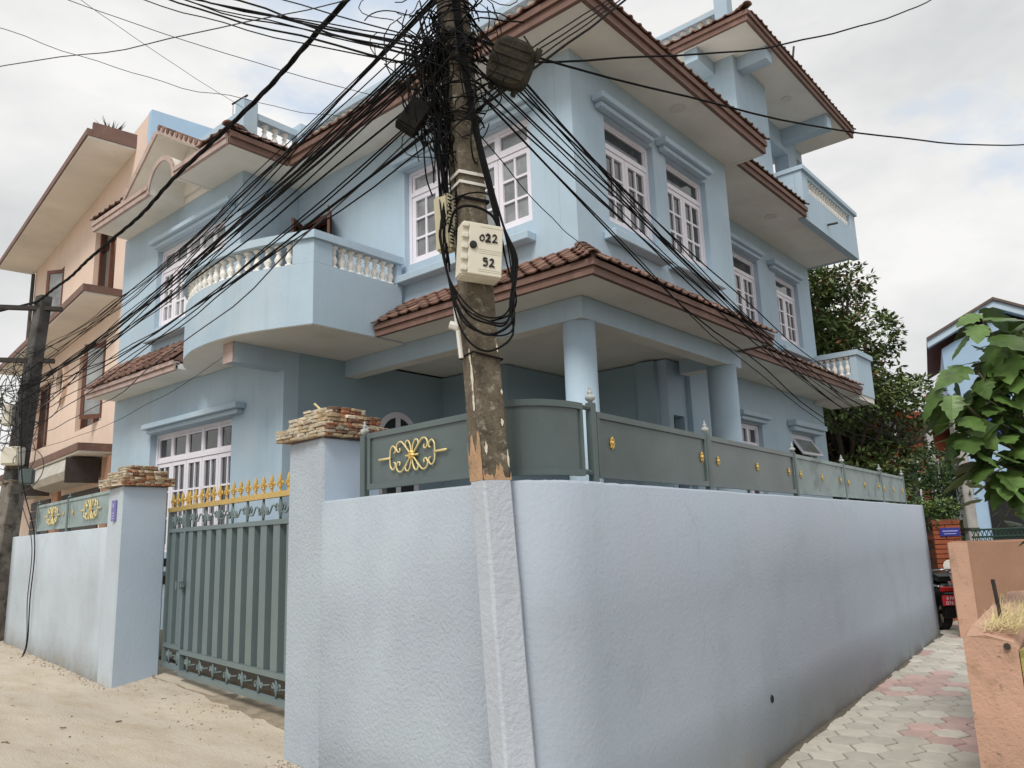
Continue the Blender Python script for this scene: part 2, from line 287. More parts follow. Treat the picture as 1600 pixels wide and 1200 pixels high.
pane_cache = {}
def pane(parent, F, u0, u1, z0, z1, o, g):
    key = (round(u1 - u0, 3), round(z1 - z0, 3), g.name)
    if key not in pane_cache:
        bm = nb(); w, h = u1 - u0, z1 - z0; box(bm, -w / 2, w / 2, -0.003, 0.003, -h / 2, h / 2)
        me = bpy.data.meshes.new('pane'); bm.normal_update(); bm.to_mesh(me); bm.free(); me.materials.append(g); pane_cache[key] = me
    M = F.mat(); c = F((u0 + u1) / 2, (z0 + z1) / 2, o); M.translation = c
    return link('pane', pane_cache[key], parent, None, M)
def window(parent, F, u0, u1, z0, z1, sashes, rows_=3, cols=2, transom=0.30, rec=0.10, glass=None, t_per=None, frame=LILAC, lintel=True, sill=True, loff=0.0, ext=(.24, -.05)):
    g = glass or GLASS; b = 0.055; oo = -rec
    bm = nb()
    fbox(bm, F, u0 + .002, u0 + b, oo - .05, oo + .02, z0 + .002, z1 - .002); fbox(bm, F, u1 - b, u1 - .002, oo - .05, oo + .02, z0 + .002, z1 - .002)
    fbox(bm, F, u0 + b, u1 - b, oo - .05, oo + .02, z0 + .002, z0 + b); fbox(bm, F, u0 + b, u1 - b, oo - .05, oo + .02, z1 - b, z1 - .002)
    zt = z1 - transom
    if transom: fbox(bm, F, u0 + b, u1 - b, oo - .05, oo + .025, zt - b, zt)
    sw = (u1 - u0 - 2 * b) / sashes
    if transom:
        nt = t_per or sashes; tw = (u1 - u0 - 2 * b) / nt
        for k in range(1, nt): fbox(bm, F, u0 + b + k * tw - .03, u0 + b + k * tw + .03, oo - .05, oo + .018, zt, z1 - b)
    win = obj('window', bm, frame, parent)
    if transom:
        for k in range(nt):
            a, c = u0 + b + k * tw + .012, u0 + b + (k + 1) * tw - .012
            pb = nb(); e = .035 if nt > 2 else .022
            fbox(pb, F, a, a + e, oo - .03, oo + .01, zt + .004, z1 - b - .004); fbox(pb, F, c - e, c, oo - .03, oo + .01, zt + .004, z1 - b - .004)
            fbox(pb, F, a + e, c - e, oo - .03, oo + .01, zt + .004, zt + e); fbox(pb, F, a + e, c - e, oo - .03, oo + .01, z1 - b - e, z1 - b - .004)
            obj('transom_sash', pb, frame, win); pane(win, F, a + e, c - e, zt + e, z1 - b - e, oo - .015, g)
    top = (zt - b) if transom else z1 - b
    for k in range(sashes):
        a, c = u0 + b + k * sw + .004, u0 + b + (k + 1) * sw - .004; zb, zc = z0 + b + .004, top - .004
        s = 0.062; pb = nb(); o0, o1 = oo - .035, oo + .012
        fbox(pb, F, a, a + s, o0, o1, zb, zc); fbox(pb, F, c - s, c, o0, o1, zb, zc); fbox(pb, F, a + s, c - s, o0, o1, zb, zb + s); fbox(pb, F, a + s, c - s, o0, o1, zc - s, zc)
        mw = .028; pw = (c - a - 2 * s - (cols - 1) * mw) / cols; ph = (zc - zb - 2 * s - (rows_ - 1) * mw) / rows_
        for i in range(1, cols): fbox(pb, F, a + s + i * pw + (i - 1) * mw, a + s + i * (pw + mw), o0 + .006, o1 - .006, zb + s, zc - s)
        for j in range(1, rows_):
            for i in range(cols): fbox(pb, F, a + s + i * (pw + mw), a + s + i * (pw + mw) + pw, o0 + .006, o1 - .006, zb + s + j * ph + (j - 1) * mw, zb + s + j * (ph + mw))
        obj('sash', pb, frame, win)
        for i in range(cols):
            for j in range(rows_):
                pane(win, F, a + s + i * (pw + mw), a + s + i * (pw + mw) + pw, zb + s + j * (ph + mw), zb + s + j * (ph + mw) + ph, oo - .02, g)
    if lintel:
        lb = nb(); fbox(lb, F, u0 - ext[0], u1 + ext[1], .002, .16, z1 + loff + .065, z1 + loff + .145); fbox(lb, F, u0 - ext[0] + .06, u1 + ext[1] - .06, .002, .10, z1 + loff, z1 + loff + .065)
        bevel(lb, .008); obj('lintel_moulding', lb, STUCCO, parent)
    if sill:
        lb = nb(); fbox(lb, F, u0 - ext[0] * .6, u1 + .04, .002, .16, z0 - .27, z0 - .17); bevel(lb, .01); obj('sill', lb, STUCCO, parent)
    return win

baluster_mesh = {}
def baluster(parent, p, h, r=0.055):
    key = (round(h, 2), r)
    if key not in baluster_mesh:
        bm = nb(); prof = [(1, 0), (1, .09), (.55, .12), (.5, .17), (.95, .33), (.9, .42), (.5, .58), (.45, .64), (.75, .70), (.5, .76), (.55, .86), (1, .90), (1, 1)]
        lathe(bm, [(r * a, h * b) for a, b in prof], 10)
        me = bpy.data.meshes.new('baluster'); bm.normal_update(); bm.to_mesh(me); bm.free(); me.materials.append(WHITE)
        for q in me.polygons: q.use_smooth = True
        baluster_mesh[key] = me
    return link('baluster', baluster_mesh[key], parent, None, Matrix.Translation(Vector(p)))
def offset_line(pl, d):
    out = []; P = [Vector((p[0], p[1])) for p in pl]; N = []
    for a, b in zip(P, P[1:]): t = (b - a).normalized(); N.append(Vector((-t.y, t.x)))
    for i, p in enumerate(P):
        n0 = N[max(i - 1, 0)]; n1_ = N[min(i, len(N) - 1)]; q = (n0 + n1_) / max(.2, 1 + n0.dot(n1_)); out.append((p.x + q.x * d, p.y + q.y * d))
    return out
def ribbon(bm, pl, t, z0, z1):
    prism(bm, list(offset_line(pl, t / 2)) + list(reversed(offset_line(pl, -t / 2))), z0, z1)
def walk(pl, step, start=0.0, end=0.0):
    L = [0]; P = [Vector(p) for p in pl]
    for a, b in zip(P, P[1:]): L.append(L[-1] + (b - a).length)
    n = max(1, int(round((L[-1] - start - end) / step))); out = []
    for k in range(n):
        s = start + (k + .5) * (L[-1] - start - end) / n
        for i in range(len(P) - 1):
            if L[i] <= s <= L[i + 1]:
                out.append(P[i].lerp(P[i + 1], (s - L[i]) / (L[i + 1] - L[i]))); break
    return out
def balustrade(parent, pl, zb, zt, base, step=0.165, ends=(0.1, 0.1), t=0.14):
    """rail above turned balusters on a plinth"""
    bm = nb(); ribbon(bm, pl, t, base, zb); par = obj('parapet', bm, STUCCO, parent)
    bm = nb(); ribbon(bm, pl, t + .05, zt - .10, zt); obj('rail', bm, STUCCO, par)
    for p in walk(pl, step, *ends): baluster(par, (p.x, p.y, zb), zt - .10 - zb)
    return par

tile_me = {}
def tile_mesh(w, l, material):
    key = (w, l, material.name)
    if key not in tile_me:
        bm = nb(); prof = [(-.5, .004), (-.30, .0), (.10, .0), (.22, .014), (.36, .023), (.50, .013)]; th = .016
        rings = []
        for y, dz in ((0, .022), (l, 0.0)):
            rings.append([(x * w, y, z + dz) for x, z in prof] + [(x * w, y, z + dz - th) for x, z in reversed(prof)])
        loft(bm, rings); me = bpy.data.meshes.new('tile'); bm.normal_update(); bm.to_mesh(me); bm.free(); me.materials.append(material); tile_me[key] = me
    return tile_me[key]
def tiled_skirt(parent, a, b, wa, wb, rise_z, z_out, singles=True, w=0.20, courses=3, material=TERRA, part=None):
    """tiles from outer edge a-b (plan) up to the wall line wa-wb; z_out is the height at the edge, rise_z at the wall"""
    a, b, wa, wb = [Vector((p[0], p[1])) for p in (a, b, wa, wb)]
    bm = nb(); A = [bm.verts.new((*a, z_out)), bm.verts.new((*b, z_out)), bm.verts.new((*wb, rise_z)), bm.verts.new((*wa, rise_z))]
    B = [bm.verts.new((v.co.x, v.co.y, z_out - .02 if i < 2 else z_out)) for i, v in enumerate(A)]
    bm.faces.new(A); bm.faces.new(list(reversed(B)))
    for i in range(4): bm.faces.new((A[i], B[i], B[(i + 1) % 4], A[(i + 1) % 4]))
    bmesh.ops.recalc_face_normals(bm, faces=bm.faces)
    sk = obj('roof_skirt', bm, material, parent)
    u = (b - a).normalized(); L = (b - a).length; nrm = Vector((-u.y, u.x))
    if nrm.dot(wa - a) < 0: nrm = -nrm
    depth = abs(nrm.dot(wa - a)); slope = math.hypot(depth, rise_z - z_out); st = slope / courses
    s0 = u.dot(wa - a) / depth; s1 = u.dot(b - wb) / depth        # how the ends run in (hips)
    dirv = Vector((nrm.x * depth, nrm.y * depth, rise_z - z_out)).normalized(); uv = Vector((u.x, u.y, 0)); nz = uv.cross(dirv)
    if nz.z < 0: nz = -nz
    x_axis = dirv.cross(nz)
    jb = None if singles else nb()
    me = tile_mesh(w * 1.04, st * 1.16, material)
    for c in range(courses):
        t = c * st; inn = (c + .6) / courses * depth; lo = s0 * inn; hi = L - s1 * inn
        n = max(1, int(round((hi - lo) / w))); ww = (hi - lo) / n
        for k in range(n):
            s = lo + (k + .5) * ww; p = Vector((*(a + u * s), z_out)) + dirv * (t - .02) + nz * (.018 + rnd.uniform(-.005, .005)) + Vector((*u, 0)) * rnd.uniform(-.006, .006) + dirv * rnd.uniform(-.008, .008)
            M = Matrix.Identity(4); jit = rnd.uniform(-.035, .035); xa = (x_axis + dirv * jit).normalized(); ya = nz.cross(xa).normalized()
            for i in range(3): M[i][0] = xa[i] * ww / w; M[i][1] = ya[i]; M[i][2] = nz[i]; M[i][3] = p[i]
            if singles: link('tile', me, sk, None, M)
            else:
                tb = nb(); tb.from_mesh(me); tb.transform(M); tm = bpy.data.meshes.new('x'); tb.to_mesh(tm); tb.free(); jb.from_mesh(tm); bpy.data.meshes.remove(tm)
    if not singles: obj('tile_courses', jb, material, sk, kind='stuff')
    return sk
def hip_caps(parent, p0, p1, n=5, r=.075, material=TERRA):
    p0, p1 = Vector(p0), Vector(p1); d = (p1 - p0)
    for k in range(n):
        a = p0 + d * (k / n) - d.normalized() * .03; b = p0 + d * ((k + 1) / n) + d.normalized() * .02; bm = nb()
        dd = (b - a).normalized(); side = dd.cross(Vector((0, 0, 1))).normalized(); upv = side.cross(dd)
        rings = []
        for q, rr, lift in ((a, r * 1.12, .03), (b, r * .92, .012)):
            o_ = [q + side * (rr * math.cos(t)) + upv * (rr * .8 * math.sin(t) + lift) for t in [math.pi * i / 6 for i in range(7)]]
            i_ = [q + side * (rr * .78 * math.cos(t)) + upv * (rr * .6 * math.sin(t) + lift) for t in [math.pi * i / 6 for i in range(6, -1, -1)]]
            rings.append(o_ + i_)
        loft(bm, rings); bmesh.ops.recalc_face_normals(bm, faces=bm.faces); obj('ridge_tile', bm, material, parent)
def fascia(parent, pl, z0, z1, lip=0.05, t=0.05, material=FASCIA):
    bm = nb(); ribbon(bm, pl, t, z0, z0 + (z1 - z0) * .52); obj('fascia', bm, material, parent)
    bm = nb(); ribbon(bm, pl, t + lip, z0 + (z1 - z0) * .56, z1); obj('drip_edge', bm, material, parent)
def copy_tree(o, parent=None):
    c = o.copy(); COL.objects.link(c); c.parent = parent
    for ch in list(o.children): copy_tree(ch, c)
    return c
# wall lines of the compound
def right_line(x): return 1.917 + 0.0765 * x
def far_edge(y): return 3.26 + .119 * (y - 7.7)            # road side of the wall past the gate
def left_line(y): return 2.66 + (y - 2.4) * 0.1            # near part of the wall along the road
def road_z(x, y):
    t = min(1, max(0, (y - 1.6) / 2.8)); h = 0.30 * t * t * (3 - 2 * t)
    ap = min(1, max(0, (x - 3.1) / .65)) * min(1, max(0, (y - 4.4) / .5)); return h + 0.08 * ap

# ================================================================== THE SETTING
bm = nb(); box(bm, -400, 400, -400, 400, -0.4, -0.03); structure(obj('ground', bm, GROUND))
bm = nb()                                                   # dusty road in front, rising to the left towards the gate
nx, ny = 90, 150; x0, x1, y0, y1 = -9.0, 4.9, -6.0, 34.0; grid = []
for j in range(ny + 1):
    row = []
    for i in range(nx + 1):
        x = x0 + (x1 - x0) * i / nx; y = y0 + (y1 - y0) * j / ny
        z = road_z(x, y) + 0.006 * math.sin(x * 2.1 + y * .9) * math.sin(y * 1.7 - x) + rnd.uniform(-.0015, .0015)
        if y < 2.0 and x > 2.4: z -= 0.06
        row.append(bm.verts.new((x, y, z)))
    grid.append(row)
for j in range(ny):
    for i in range(nx): bm.faces.new((grid[j][i], grid[j][i + 1], grid[j + 1][i + 1], grid[j + 1][i]))
road = structure(obj('road', bm, ROAD, smooth=True))
bm = nb()                                                   # small stones, twigs and leaf litter lying on the road
for k in range(260):
    x = rnd.uniform(0.4, 3.55); y = rnd.uniform(3.6, 11)
    if x > left_line(min(y, 4.3)) - .05 and y < 4.4: continue
    if x > 3.15 + .119 * (y - 7.7) and y > 7.5: continue
    s = rnd.choice((.002, .002, .003, .003, .005)); z = road_z(x, y)
    M = Matrix.Translation((x, y, z + s * .5)) @ Matrix.Rotation(rnd.uniform(0, 6.28), 4, 'Z') @ Matrix.Rotation(rnd.uniform(-.4, .4), 4, 'X')
    l = s * rnd.uniform(.8, 1.3) if rnd.random() < .8 else s * rnd.uniform(3, 7)
    box(bm, -l, l, -s, s, -s * .6, s * .6, M)
obj('road_litter', bm, mat('litter', (0.16, 0.12, 0.08), 0.95, var=0.5, vscale=8), road, kind='stuff')
bm = nb()
for k in range(900):
    if k % 3 == 0: y = rnd.uniform(7.75, 12.4); x = far_edge(y) - abs(rnd.gauss(0, .06))
    elif k % 3 == 1: y = rnd.uniform(3.2, 4.3); x = left_line(y) - abs(rnd.gauss(0, .08))
    else: y = rnd.uniform(4.4, 7.6); x = 3.72 - .1434 * (7.74 - y) - .08 - abs(rnd.gauss(0, .18))
    s_ = rnd.choice((.003, .004, .006, .006, .010)) * rnd.uniform(.7, 1.2); M = Matrix.Translation((x, y, road_z(x, y) + s_ * .4)) @ Matrix.Rotation(rnd.uniform(0, 6.28), 4, 'Z') @ Matrix.Diagonal((s_, s_ * rnd.uniform(.6, 1), s_ * .7, 1))
    bmesh.ops.create_icosphere(bm, subdivisions=1, radius=1, matrix=M)
obj('gravel', bm, mat('pale_gravel', (.38, .33, .26), .95, var=.4, vscale=60), road, kind='stuff')
# paved alley
bm = nb(); box(bm, 2.4, 26, -1.4, 4.4, -0.10, -0.004); path = structure(obj('path', bm, JOINT))
hexw = 0.235; hexs = hexw / math.sqrt(3); hex_me = {}
for nm, M_ in (('b', PAVER), ('p', PAVERP)):
    bm = nb(); ring = lambda sc, z: [((hexs * sc) * math.sin(t) * 1.0, (hexs * sc) * math.cos(t) * 1.0, z) for t in [math.pi / 3 * i for i in range(6)]]
    loft(bm, [ring(.94, -.03), ring(.94, .014), ring(.885, .022)]); me = bpy.data.meshes.new('paver'); bmesh.ops.recalc_face_normals(bm, faces=bm.faces); bm.to_mesh(me); bm.free(); me.materials.append(M_); hex_me[nm] = me
cand = []
for i in range(-4, 80):
    for j in range(-8, 16):
        x = 3.2 + i * hexw + (hexw / 2 if j % 2 else 0); y = 1.3 + j * hexs * 1.5 + (x - 3) * .0765
        if y > right_line(x) + .03 or y < right_line(x) - 1.75 or x < 2.7: continue
        if y < right_line(x) - 1.08 and x > 4.6: continue
        cand.append((math.hypot(x - 5.2, y - 1.6) if x > 5 else 9 + x, x, y))
cand.sort(); jb = nb(); ang = Matrix.Rotation(math.atan(.0765), 4, 'Z')
for k, (d, x, y) in enumerate(cand):
    q = math.sin(x * 1.9 + 1.0) * math.sin(y * 2.3 + x * .7); pink = (q > .42 and rnd.random() < .75) or rnd.random() < .03
    M = Matrix.Translation((x, y, rnd.uniform(-.003, .003))) @ ang @ Matrix.Rotation(rnd.uniform(-.012, .012), 4, 'X') @ Matrix.Rotation(rnd.uniform(-.012, .012), 4, 'Y')
    me = hex_me['p' if pink else 'b']
    if k < 300: link('paver', me, path, None, M)
    else:
        tb = nb(); tb.from_mesh(me); tb.transform(M); tm = bpy.data.meshes.new('x'); tb.to_mesh(tm); tb.free(); jb.from_mesh(tm); bpy.data.meshes.remove(tm)
obj('far_pavers', jb, PAVER, path, kind='stuff')
bm = nb()                                                   # mortar fillet and grit along the foot of the wall
pts = [(x, right_line(x)) for x in [3.2 + .25 * i for i in range(38)]]
rings = []
for x, y in pts:
    w = .05 + rnd.uniform(-.02, .03); rings.append([(x, y + .02, -.02), (x, y + .02, .035 + rnd.uniform(-.01, .015)), (x + rnd.uniform(-.03, .03), y - w, .012), (x, y - w - .02, -.02)])
loft(bm, rings); bmesh.ops.recalc_face_normals(bm, faces=bm.faces); obj('mortar_fillet', bm, JOINT, path, smooth=True)
bm = nb(); prism(bm, [(2.95, 2.4), (12.2, 3.0), (16.5, 3.2), (16.5, 14), (4.9, 14), (4.1, 8.2), (3.9, 7.6), (3.52, 4.8), (3.3, 4.0)], -0.02, 0.42); structure(obj('courtyard', bm, GROUND))

# ================================================================== COMPOUND WALLS
bwall = thing('boundary_wall', 'lavender blue plastered boundary wall wrapping the corner behind the leaning pole', 'wall', (3.0, 2.3, 0))
bwall.location = (0, 0, 0)
def resample(pl, step):
    out = []
    for a, b in zip(pl, pl[1:]):
        a, b = Vector(a), Vector(b); n = max(1, int((b - a).length / step))
        for k in range(n): out.append(tuple(a.lerp(b, k / n)))
    out.append(tuple(pl[-1])); return out
def wavy_wall(name, pl, t, z0, z1, material, parent, amp=.0025):
    pl = resample(pl, .25); inn = offset_line(pl, t); bm = nb(); rings = []
    for p, q in zip(pl, inn):
        dz = rnd.uniform(-amp, amp); e = Vector((q[0] - p[0], q[1] - p[1])).normalized() * .012
        zz = [z0, z0 + (z1 - z0) * .33, z0 + (z1 - z0) * .66, z1 + dz - .012]
        rings.append([(p[0], p[1], z) for z in zz] + [(p[0] + e.x, p[1] + e.y, z1 + dz), (q[0] - e.x, q[1] - e.y, z1 + dz), (q[0], q[1], z1 - .012), (q[0], q[1], z0)])
    loft(bm, rings); bmesh.ops.recalc_face_normals(bm, faces=bm.faces); o = obj(name, bm, material, parent)
    for f in o.data.polygons: f.use_smooth = abs(f.normal.z) < .05
    return o
near_pl = [(left_line(4.1), 4.1), (left_line(2.75), 2.75), (2.662, 2.40)]
right_pl = [tuple(p.xy) for p in spline([(2.664, 2.42, 0), (2.672, 2.33, 0), (2.72, 2.235, 0), (2.82, 2.17, 0), (2.97, 2.14, 0), (3.2, 2.157, 0), (3.6, 2.192, 0)], 8)] + [(12.33, right_line(12.33))]
wavy_wall('roughcast_section', near_pl, .2, -.05, 1.80, WALLROUGH, bwall)
wr = wavy_wall('smooth_section', right_pl, .2, -.05, 1.80, WALLP, bwall)
bm = nb(); c = Vector((5.33, right_line(5.33), .42)); rings = []
for r_, o_ in ((.024, .001), (.019, -.004), (.019, .05)):
    rings.append([(c.x + r_ * math.cos(t), c.y - .006 + o_, c.z + r_ * 1.15 * math.sin(t)) for t in [2 * math.pi * k / 12 for k in range(12)]])
loft(bm, rings); bmesh.ops.recalc_face_normals(bm, faces=bm.faces); obj('drain_hole', bm, DARKIN, wr)
def pillar(parent, fx, x1, y0, y1, z0, z1, front, side):
    bm = nb(); prism(bm, [(fx(y0) - .002, y0), (x1, y0), (x1 + fx(y1) - fx(y0), y1), (fx(y1) - .002, y1)], z0, z1); bevel(bm, .012); bm.normal_update()
    for f in bm.faces: f.material_index = 1 if f.normal.y < -.9 else 0
    return obj('pillar', bm, [front, side], parent)
pillar(bwall, left_line, 3.25, 3.89, 4.31, -.02, 2.185, WALLROUGH, SMOOTHP)

lwall = thing('boundary_wall', 'pale blue boundary wall with pillar, past the gate and running to the peach house', 'wall')
far_x = lambda y: 3.26 + .119 * (y - 7.7)
WALLL = mat('road_wall_paint', (0.46, 0.52, 0.57), 0.85, streak=0.15, crack=0.15, var=0.07, vscale=0.9, bump=0.4, bscale=36, col2=(0.40, 0.44, 0.475), mask=(0.42, 0.66), mscale=1.1, mud=((.36, .32, .26), .42))
wavy_wall('wall_section', [(far_x(12.45), 12.45), (far_x(8.05), 8.05)], .2, .1, 1.785, WALLL, lwall)
pl_ = pillar(lwall, far_x, 3.70, 7.70, 8.12, .15, 2.16, WALLL, SMOOTHP)
bm = nb(); box(bm, 3.258, 3.275, 7.83, 7.925, 1.83, 2.03); bevel(bm, .003)
plq = obj('plaque', bm, PLAQUE, lwall)
bm = nb(); box(bm, 3.255, 3.258, 7.86, 7.895, 1.96, 2.0)
for k in range(3): box(bm, 3.255, 3.258, 7.85, 7.905, 1.90 - k * .025, 1.912 - k * .025)
obj('plaque_marks', bm, mat('pale_violet_ink', (0.34, 0.34, 0.55), .6), plq)

stone_me = []
for k in range(6):
    bm = nb(); bmesh.ops.create_cube(bm, size=1.0); bevel(bm, .16)
    for v in bm.verts: v.co += Vector((rnd.uniform(-.07, .07), rnd.uniform(-.07, .07), rnd.uniform(-.09, .09)))
    bmesh.ops.recalc_face_normals(bm, faces=bm.faces)
    for mi, M_ in enumerate(STONES):
        me = bpy.data.meshes.new('stone'); bm.to_mesh(me); me.materials.append(M_); stone_me.append((mi, me))
    bm.free()
def stone_cap(cx, cy, z, label, rot=0.0):
    t = thing('stone_cap', label, 'pillar cap', (cx, cy, z), 'split stone caps on the gate pillars'); t.rotation_euler.z = rot
    bm = nb(); box(bm, -.235, .235, -.235, .235, .0, .078); box(bm, -.185, .185, -.185, .185, .078, .150); box(bm, -.115, .115, -.125, .125, .150, .205)
    obj('mortar_core', bm, STONES[3], t)
    for half, halfy, zz, n in ((.262, .262, 0.0, 4), (.205, .205, .078, 3), (.135, .145, .150, 3)):
        for c in range(n):
            h = (.078 if half > .25 else .072 if half > .2 else .055) / n
            for side in range(4):
                L = 2 * (halfy if side % 2 else half); s = -L / 2
                while s < L / 2 - .01:
                    l = min(rnd.uniform(.035, .10), L / 2 - s)
                    if L / 2 - s - l < .03: l = L / 2 - s
                    w = rnd.choice((0, 0, 1, 1, 2, 3)); me = rnd.choice([q for q in stone_me if q[0] == (w if side == 0 or side == 1 else rnd.choice((1, 2, 2)))])[1]
                    d = (half if side % 2 else halfy) - .022 + rnd.uniform(-.008, .008)
                    M = Matrix.Rotation(side * math.pi / 2, 4, 'Z') @ Matrix.Translation((s + l / 2, -d, zz + (c + .5) * h)) @ Matrix.Rotation(rnd.uniform(-.05, .05), 4, 'Y') @ Matrix.Diagonal((l * .97, .055, h * .98, 1))
                    link('stone', me, t, None, M); s += l
    return t
sc1 = stone_cap(3.045, 4.10, 2.187, 'stepped split stone cap with a stray stick on the pillar beside the scroll fence panel')
sc2 = stone_cap(3.487, 7.91, 2.162, 'stepped split stone cap on the pillar carrying the small violet plaque')
bm = nb(); tube(bm, [(.0, .10, .195), (-.02, .165, .255), (-.03, .185, .275)], .0075, 6)
obj('stick', bm, STRAW, sc1)

# ================================================================== FENCES ON THE WALLS
def post(parent, x, y, z0, z1, material=FENCE, r=.021, finial=None):
    bm = nb(); box(bm, x - r, x + r, y - r, y + r, z0, z1); bevel(bm, .004); p = obj('post', bm, material, parent)
    bm = nb(); lathe(bm, [(.012, 0), (.012, .008), (.022, .014), (.027, .025), (.024, .036), (.011, .043), (.010, .046), (.014, .052), (.013, .061), (.005, .067), (.008, .073), (.006, .081), (.001, .087)], 12, (x, y, z1))
    obj('finial', bm, finial or FINIAL, p, smooth=True); return p
def bar(bm, a, b, w, z0, z1):
    a, b = Vector(a), Vector(b); t = (b - a).normalized(); n = Vector((-t.y, t.x)) * w / 2
    prism(bm, [a + n, b + n, b - n, a - n], z0, z1)
ros_me = None
def rosette(parent, p, nrm, s=1.0, material=GOLD):
    global ros_me
    if ros_me is None:
        bm = nb(); n = 24; rings = []
        for rr, d in ((.022, .0), (.022, .004), (.017, .009), (.010, .005), (.008, .011), (.002, .013)):
            rings.append([(rr * (1 + (.16 * math.cos(8 * t) if rr > .016 else 0)) * math.cos(t), -d, rr * 1.45 * (1 + (.16 * math.cos(8 * t) if rr > .016 else 0)) * math.sin(t)) for t in [2 * math.pi * k / n for k in range(n)]])
        loft(bm, rings); bmesh.ops.recalc_face_normals(bm, faces=bm.faces); ros_me = bpy.data.meshes.new('rosette'); bm.to_mesh(ros_me); bm.free(); ros_me.materials.append(material)
    a = math.atan2(nrm[1], nrm[0]) + math.pi / 2
    return link('rosette', ros_me, parent, None, Matrix.Translation(Vector(p)) @ Matrix.Rotation(a, 4, 'Z') @ Matrix.Diagonal((s, s, s, 1)))
def fence_panel(parent, a, b, z0, z1, material=FENCE):
    a, b = Vector(a), Vector(b); t = (b - a).normalized()
    bm = nb(); bar(bm, a, b, .030, z0, z0 + .032); bar(bm, a, b, .030, z1 - .032, z1); bar(bm, a, a + t * .028, .028, z0 + .032, z1 - .032); bar(bm, b - t * .028, b, .028, z0 + .032, z1 - .032)
    fr = obj('panel_frame', bm, material, parent); bm = nb(); bar(bm, a + t * .026, b - t * .026, .006, z0 + .030, z1 - .030); obj('sheet_panel', bm, material, parent); return fr
rf = thing('fence', 'grey green sheet metal fence with gold rosettes along the alley side wall', 'fence')
PX = [3.27, 4.76, 6.66, 8.32, 10.1, 11.5]; Pp = [Vector((x, right_line(x) + .085)) for x in PX]
for k, p in enumerate(Pp): post(rf, p.x, p.y, 1.79, 2.215 if k == 0 else 2.185, FENCE)
for k, (a, b) in enumerate(zip(Pp, Pp[1:])):
    t = (b - a).normalized(); zt = 2.172
    fence_panel(rf, a + t * .034, b - t * .026, 1.832, zt, FENCE if k < 2 else FENCEOLD)
    n = (t.y, -t.x)
    for f in ((.13, .93) if k == 0 else (.09, .5, .91)):
        q = a.lerp(b, f); rosette(rf, (q.x + n[0] * .006, q.y + n[1] * .006, 2.02 - .01 * k), n, 1.0 if k == 0 else .92)
cf = thing('fence', 'plain curved sheet metal fence panel between the leaning pole and the corner post', 'fence')
arc = [(2.80, 2.62), (2.80, 2.50), (2.83, 2.385), (2.90, 2.305), (3.0, 2.262), (3.1, 2.245), (3.17, 2.246)]
arc2 = [tuple(p.xy) for p in spline([(*p, 0) for p in arc], 5)]
bm = nb(); ribbon(bm, arc2, .030, 1.835, 1.866); ribbon(bm, arc2, .030, 2.168, 2.20); bar(bm, arc2[-3], arc2[-1], .028, 1.866, 2.168); obj('panel_frame', bm, FENCE, cf)
bm = nb(); ribbon(bm, arc2[:-1], .006, 1.862, 2.172); obj('sheet_panel', bm, FENCE, cf, smooth=False)
bm = nb(); tube(bm, spline([(3.16, 2.246, 1.852), (3.2, 2.25, 1.858), (3.235, 2.245, 1.853)], 4), .013, 6); obj('weld_joint', bm, FENCE, cf); bm = nb(); tube(bm, [(3.17, 2.246, 2.184), (3.25, 2.25, 2.184)], .012, 6); obj('weld_joint', bm, FENCE, cf)
def scroll(parent, F, u, z, o, s, material):
    """wrought scroll ornament, mirrored four ways"""
    bm = nb(); q = .0055 * s / 1.0
    C_ = [[(.015, .01), (.06, .055), (.10, .088), (.135, .083), (.150, .055), (.135, .030), (.115, .035), (.118, .052)],
          [(.215, .0), (.212, .045), (.190, .070), (.165, .060), (.160, .036), (.176, .028)],
          [(.006, .012), (.010, .050), (.030, .085), (.055, .085), (.062, .062), (.048, .050)]]
    for sx in (1, -1):
        for sz in (1, -1):
            for c in C_: tube(bm, [F(u + sx * p.x * s, z + sz * p.y * s, o) for p in spline([(*p, 0) for p in c], 5)], q, 5)
        tube(bm, [F(u + sx * .21 * s, z, o), F(u + sx * .325 * s, z, o + .004)], q * 1.35, 6); tube(bm, [F(u + sx * .02 * s, z, o), F(u + sx * .06 * s, z, o)], q * 1.2, 5)
    sc_ = obj('scroll_ornament', bm, material, parent, smooth=True)
    bm = nb(); rings = []
    for rr, d in ((.026, 0), (.026, .006), (.018, .014), (.009, .010), (.004, .016)):
        rings.append([F(u + rr * s * math.cos(t) * (1 + .12 * math.cos(8 * t)), z + rr * s * 1.1 * math.sin(t) * (1 + .12 * math.cos(8 * t)), o + d) for t in [2 * math.pi * k / 20 for k in range(20)]])
    loft(bm, rings); bmesh.ops.recalc_face_normals(bm, faces=bm.faces); obj('rosette', bm, GOLD, sc_); return sc_
ff = thing('fence', 'grey green metal fence panel with one pale gold scroll beside the stone capped pillar', 'fence')
FA = Vector((2.90, 3.60)); FB = Vector((2.815, 2.66)); post(ff, FA.x, FA.y + .015, 1.77, 2.165); fence_panel(ff, FA + (FB - FA).normalized() * .03, FB, 1.845, 2.172, FENCE)
Ff = Face(FA, math.atan2(FB.y - FA.y, FB.x - FA.x)); scroll(ff, Ff, .46, 2.005, .016, .93, PALEGOLD)
lf = thing('fence', 'weathered sheet metal fence with two gold scrolls beside the plaque pillar', 'fence')
LP = [Vector((far_x(y) + .09, y)) for y in (8.14, 9.95, 11.45)]
for k, p in enumerate(LP[1:]): post(lf, p.x, p.y, 1.77, 2.16, FENCE, .024, FENCE)
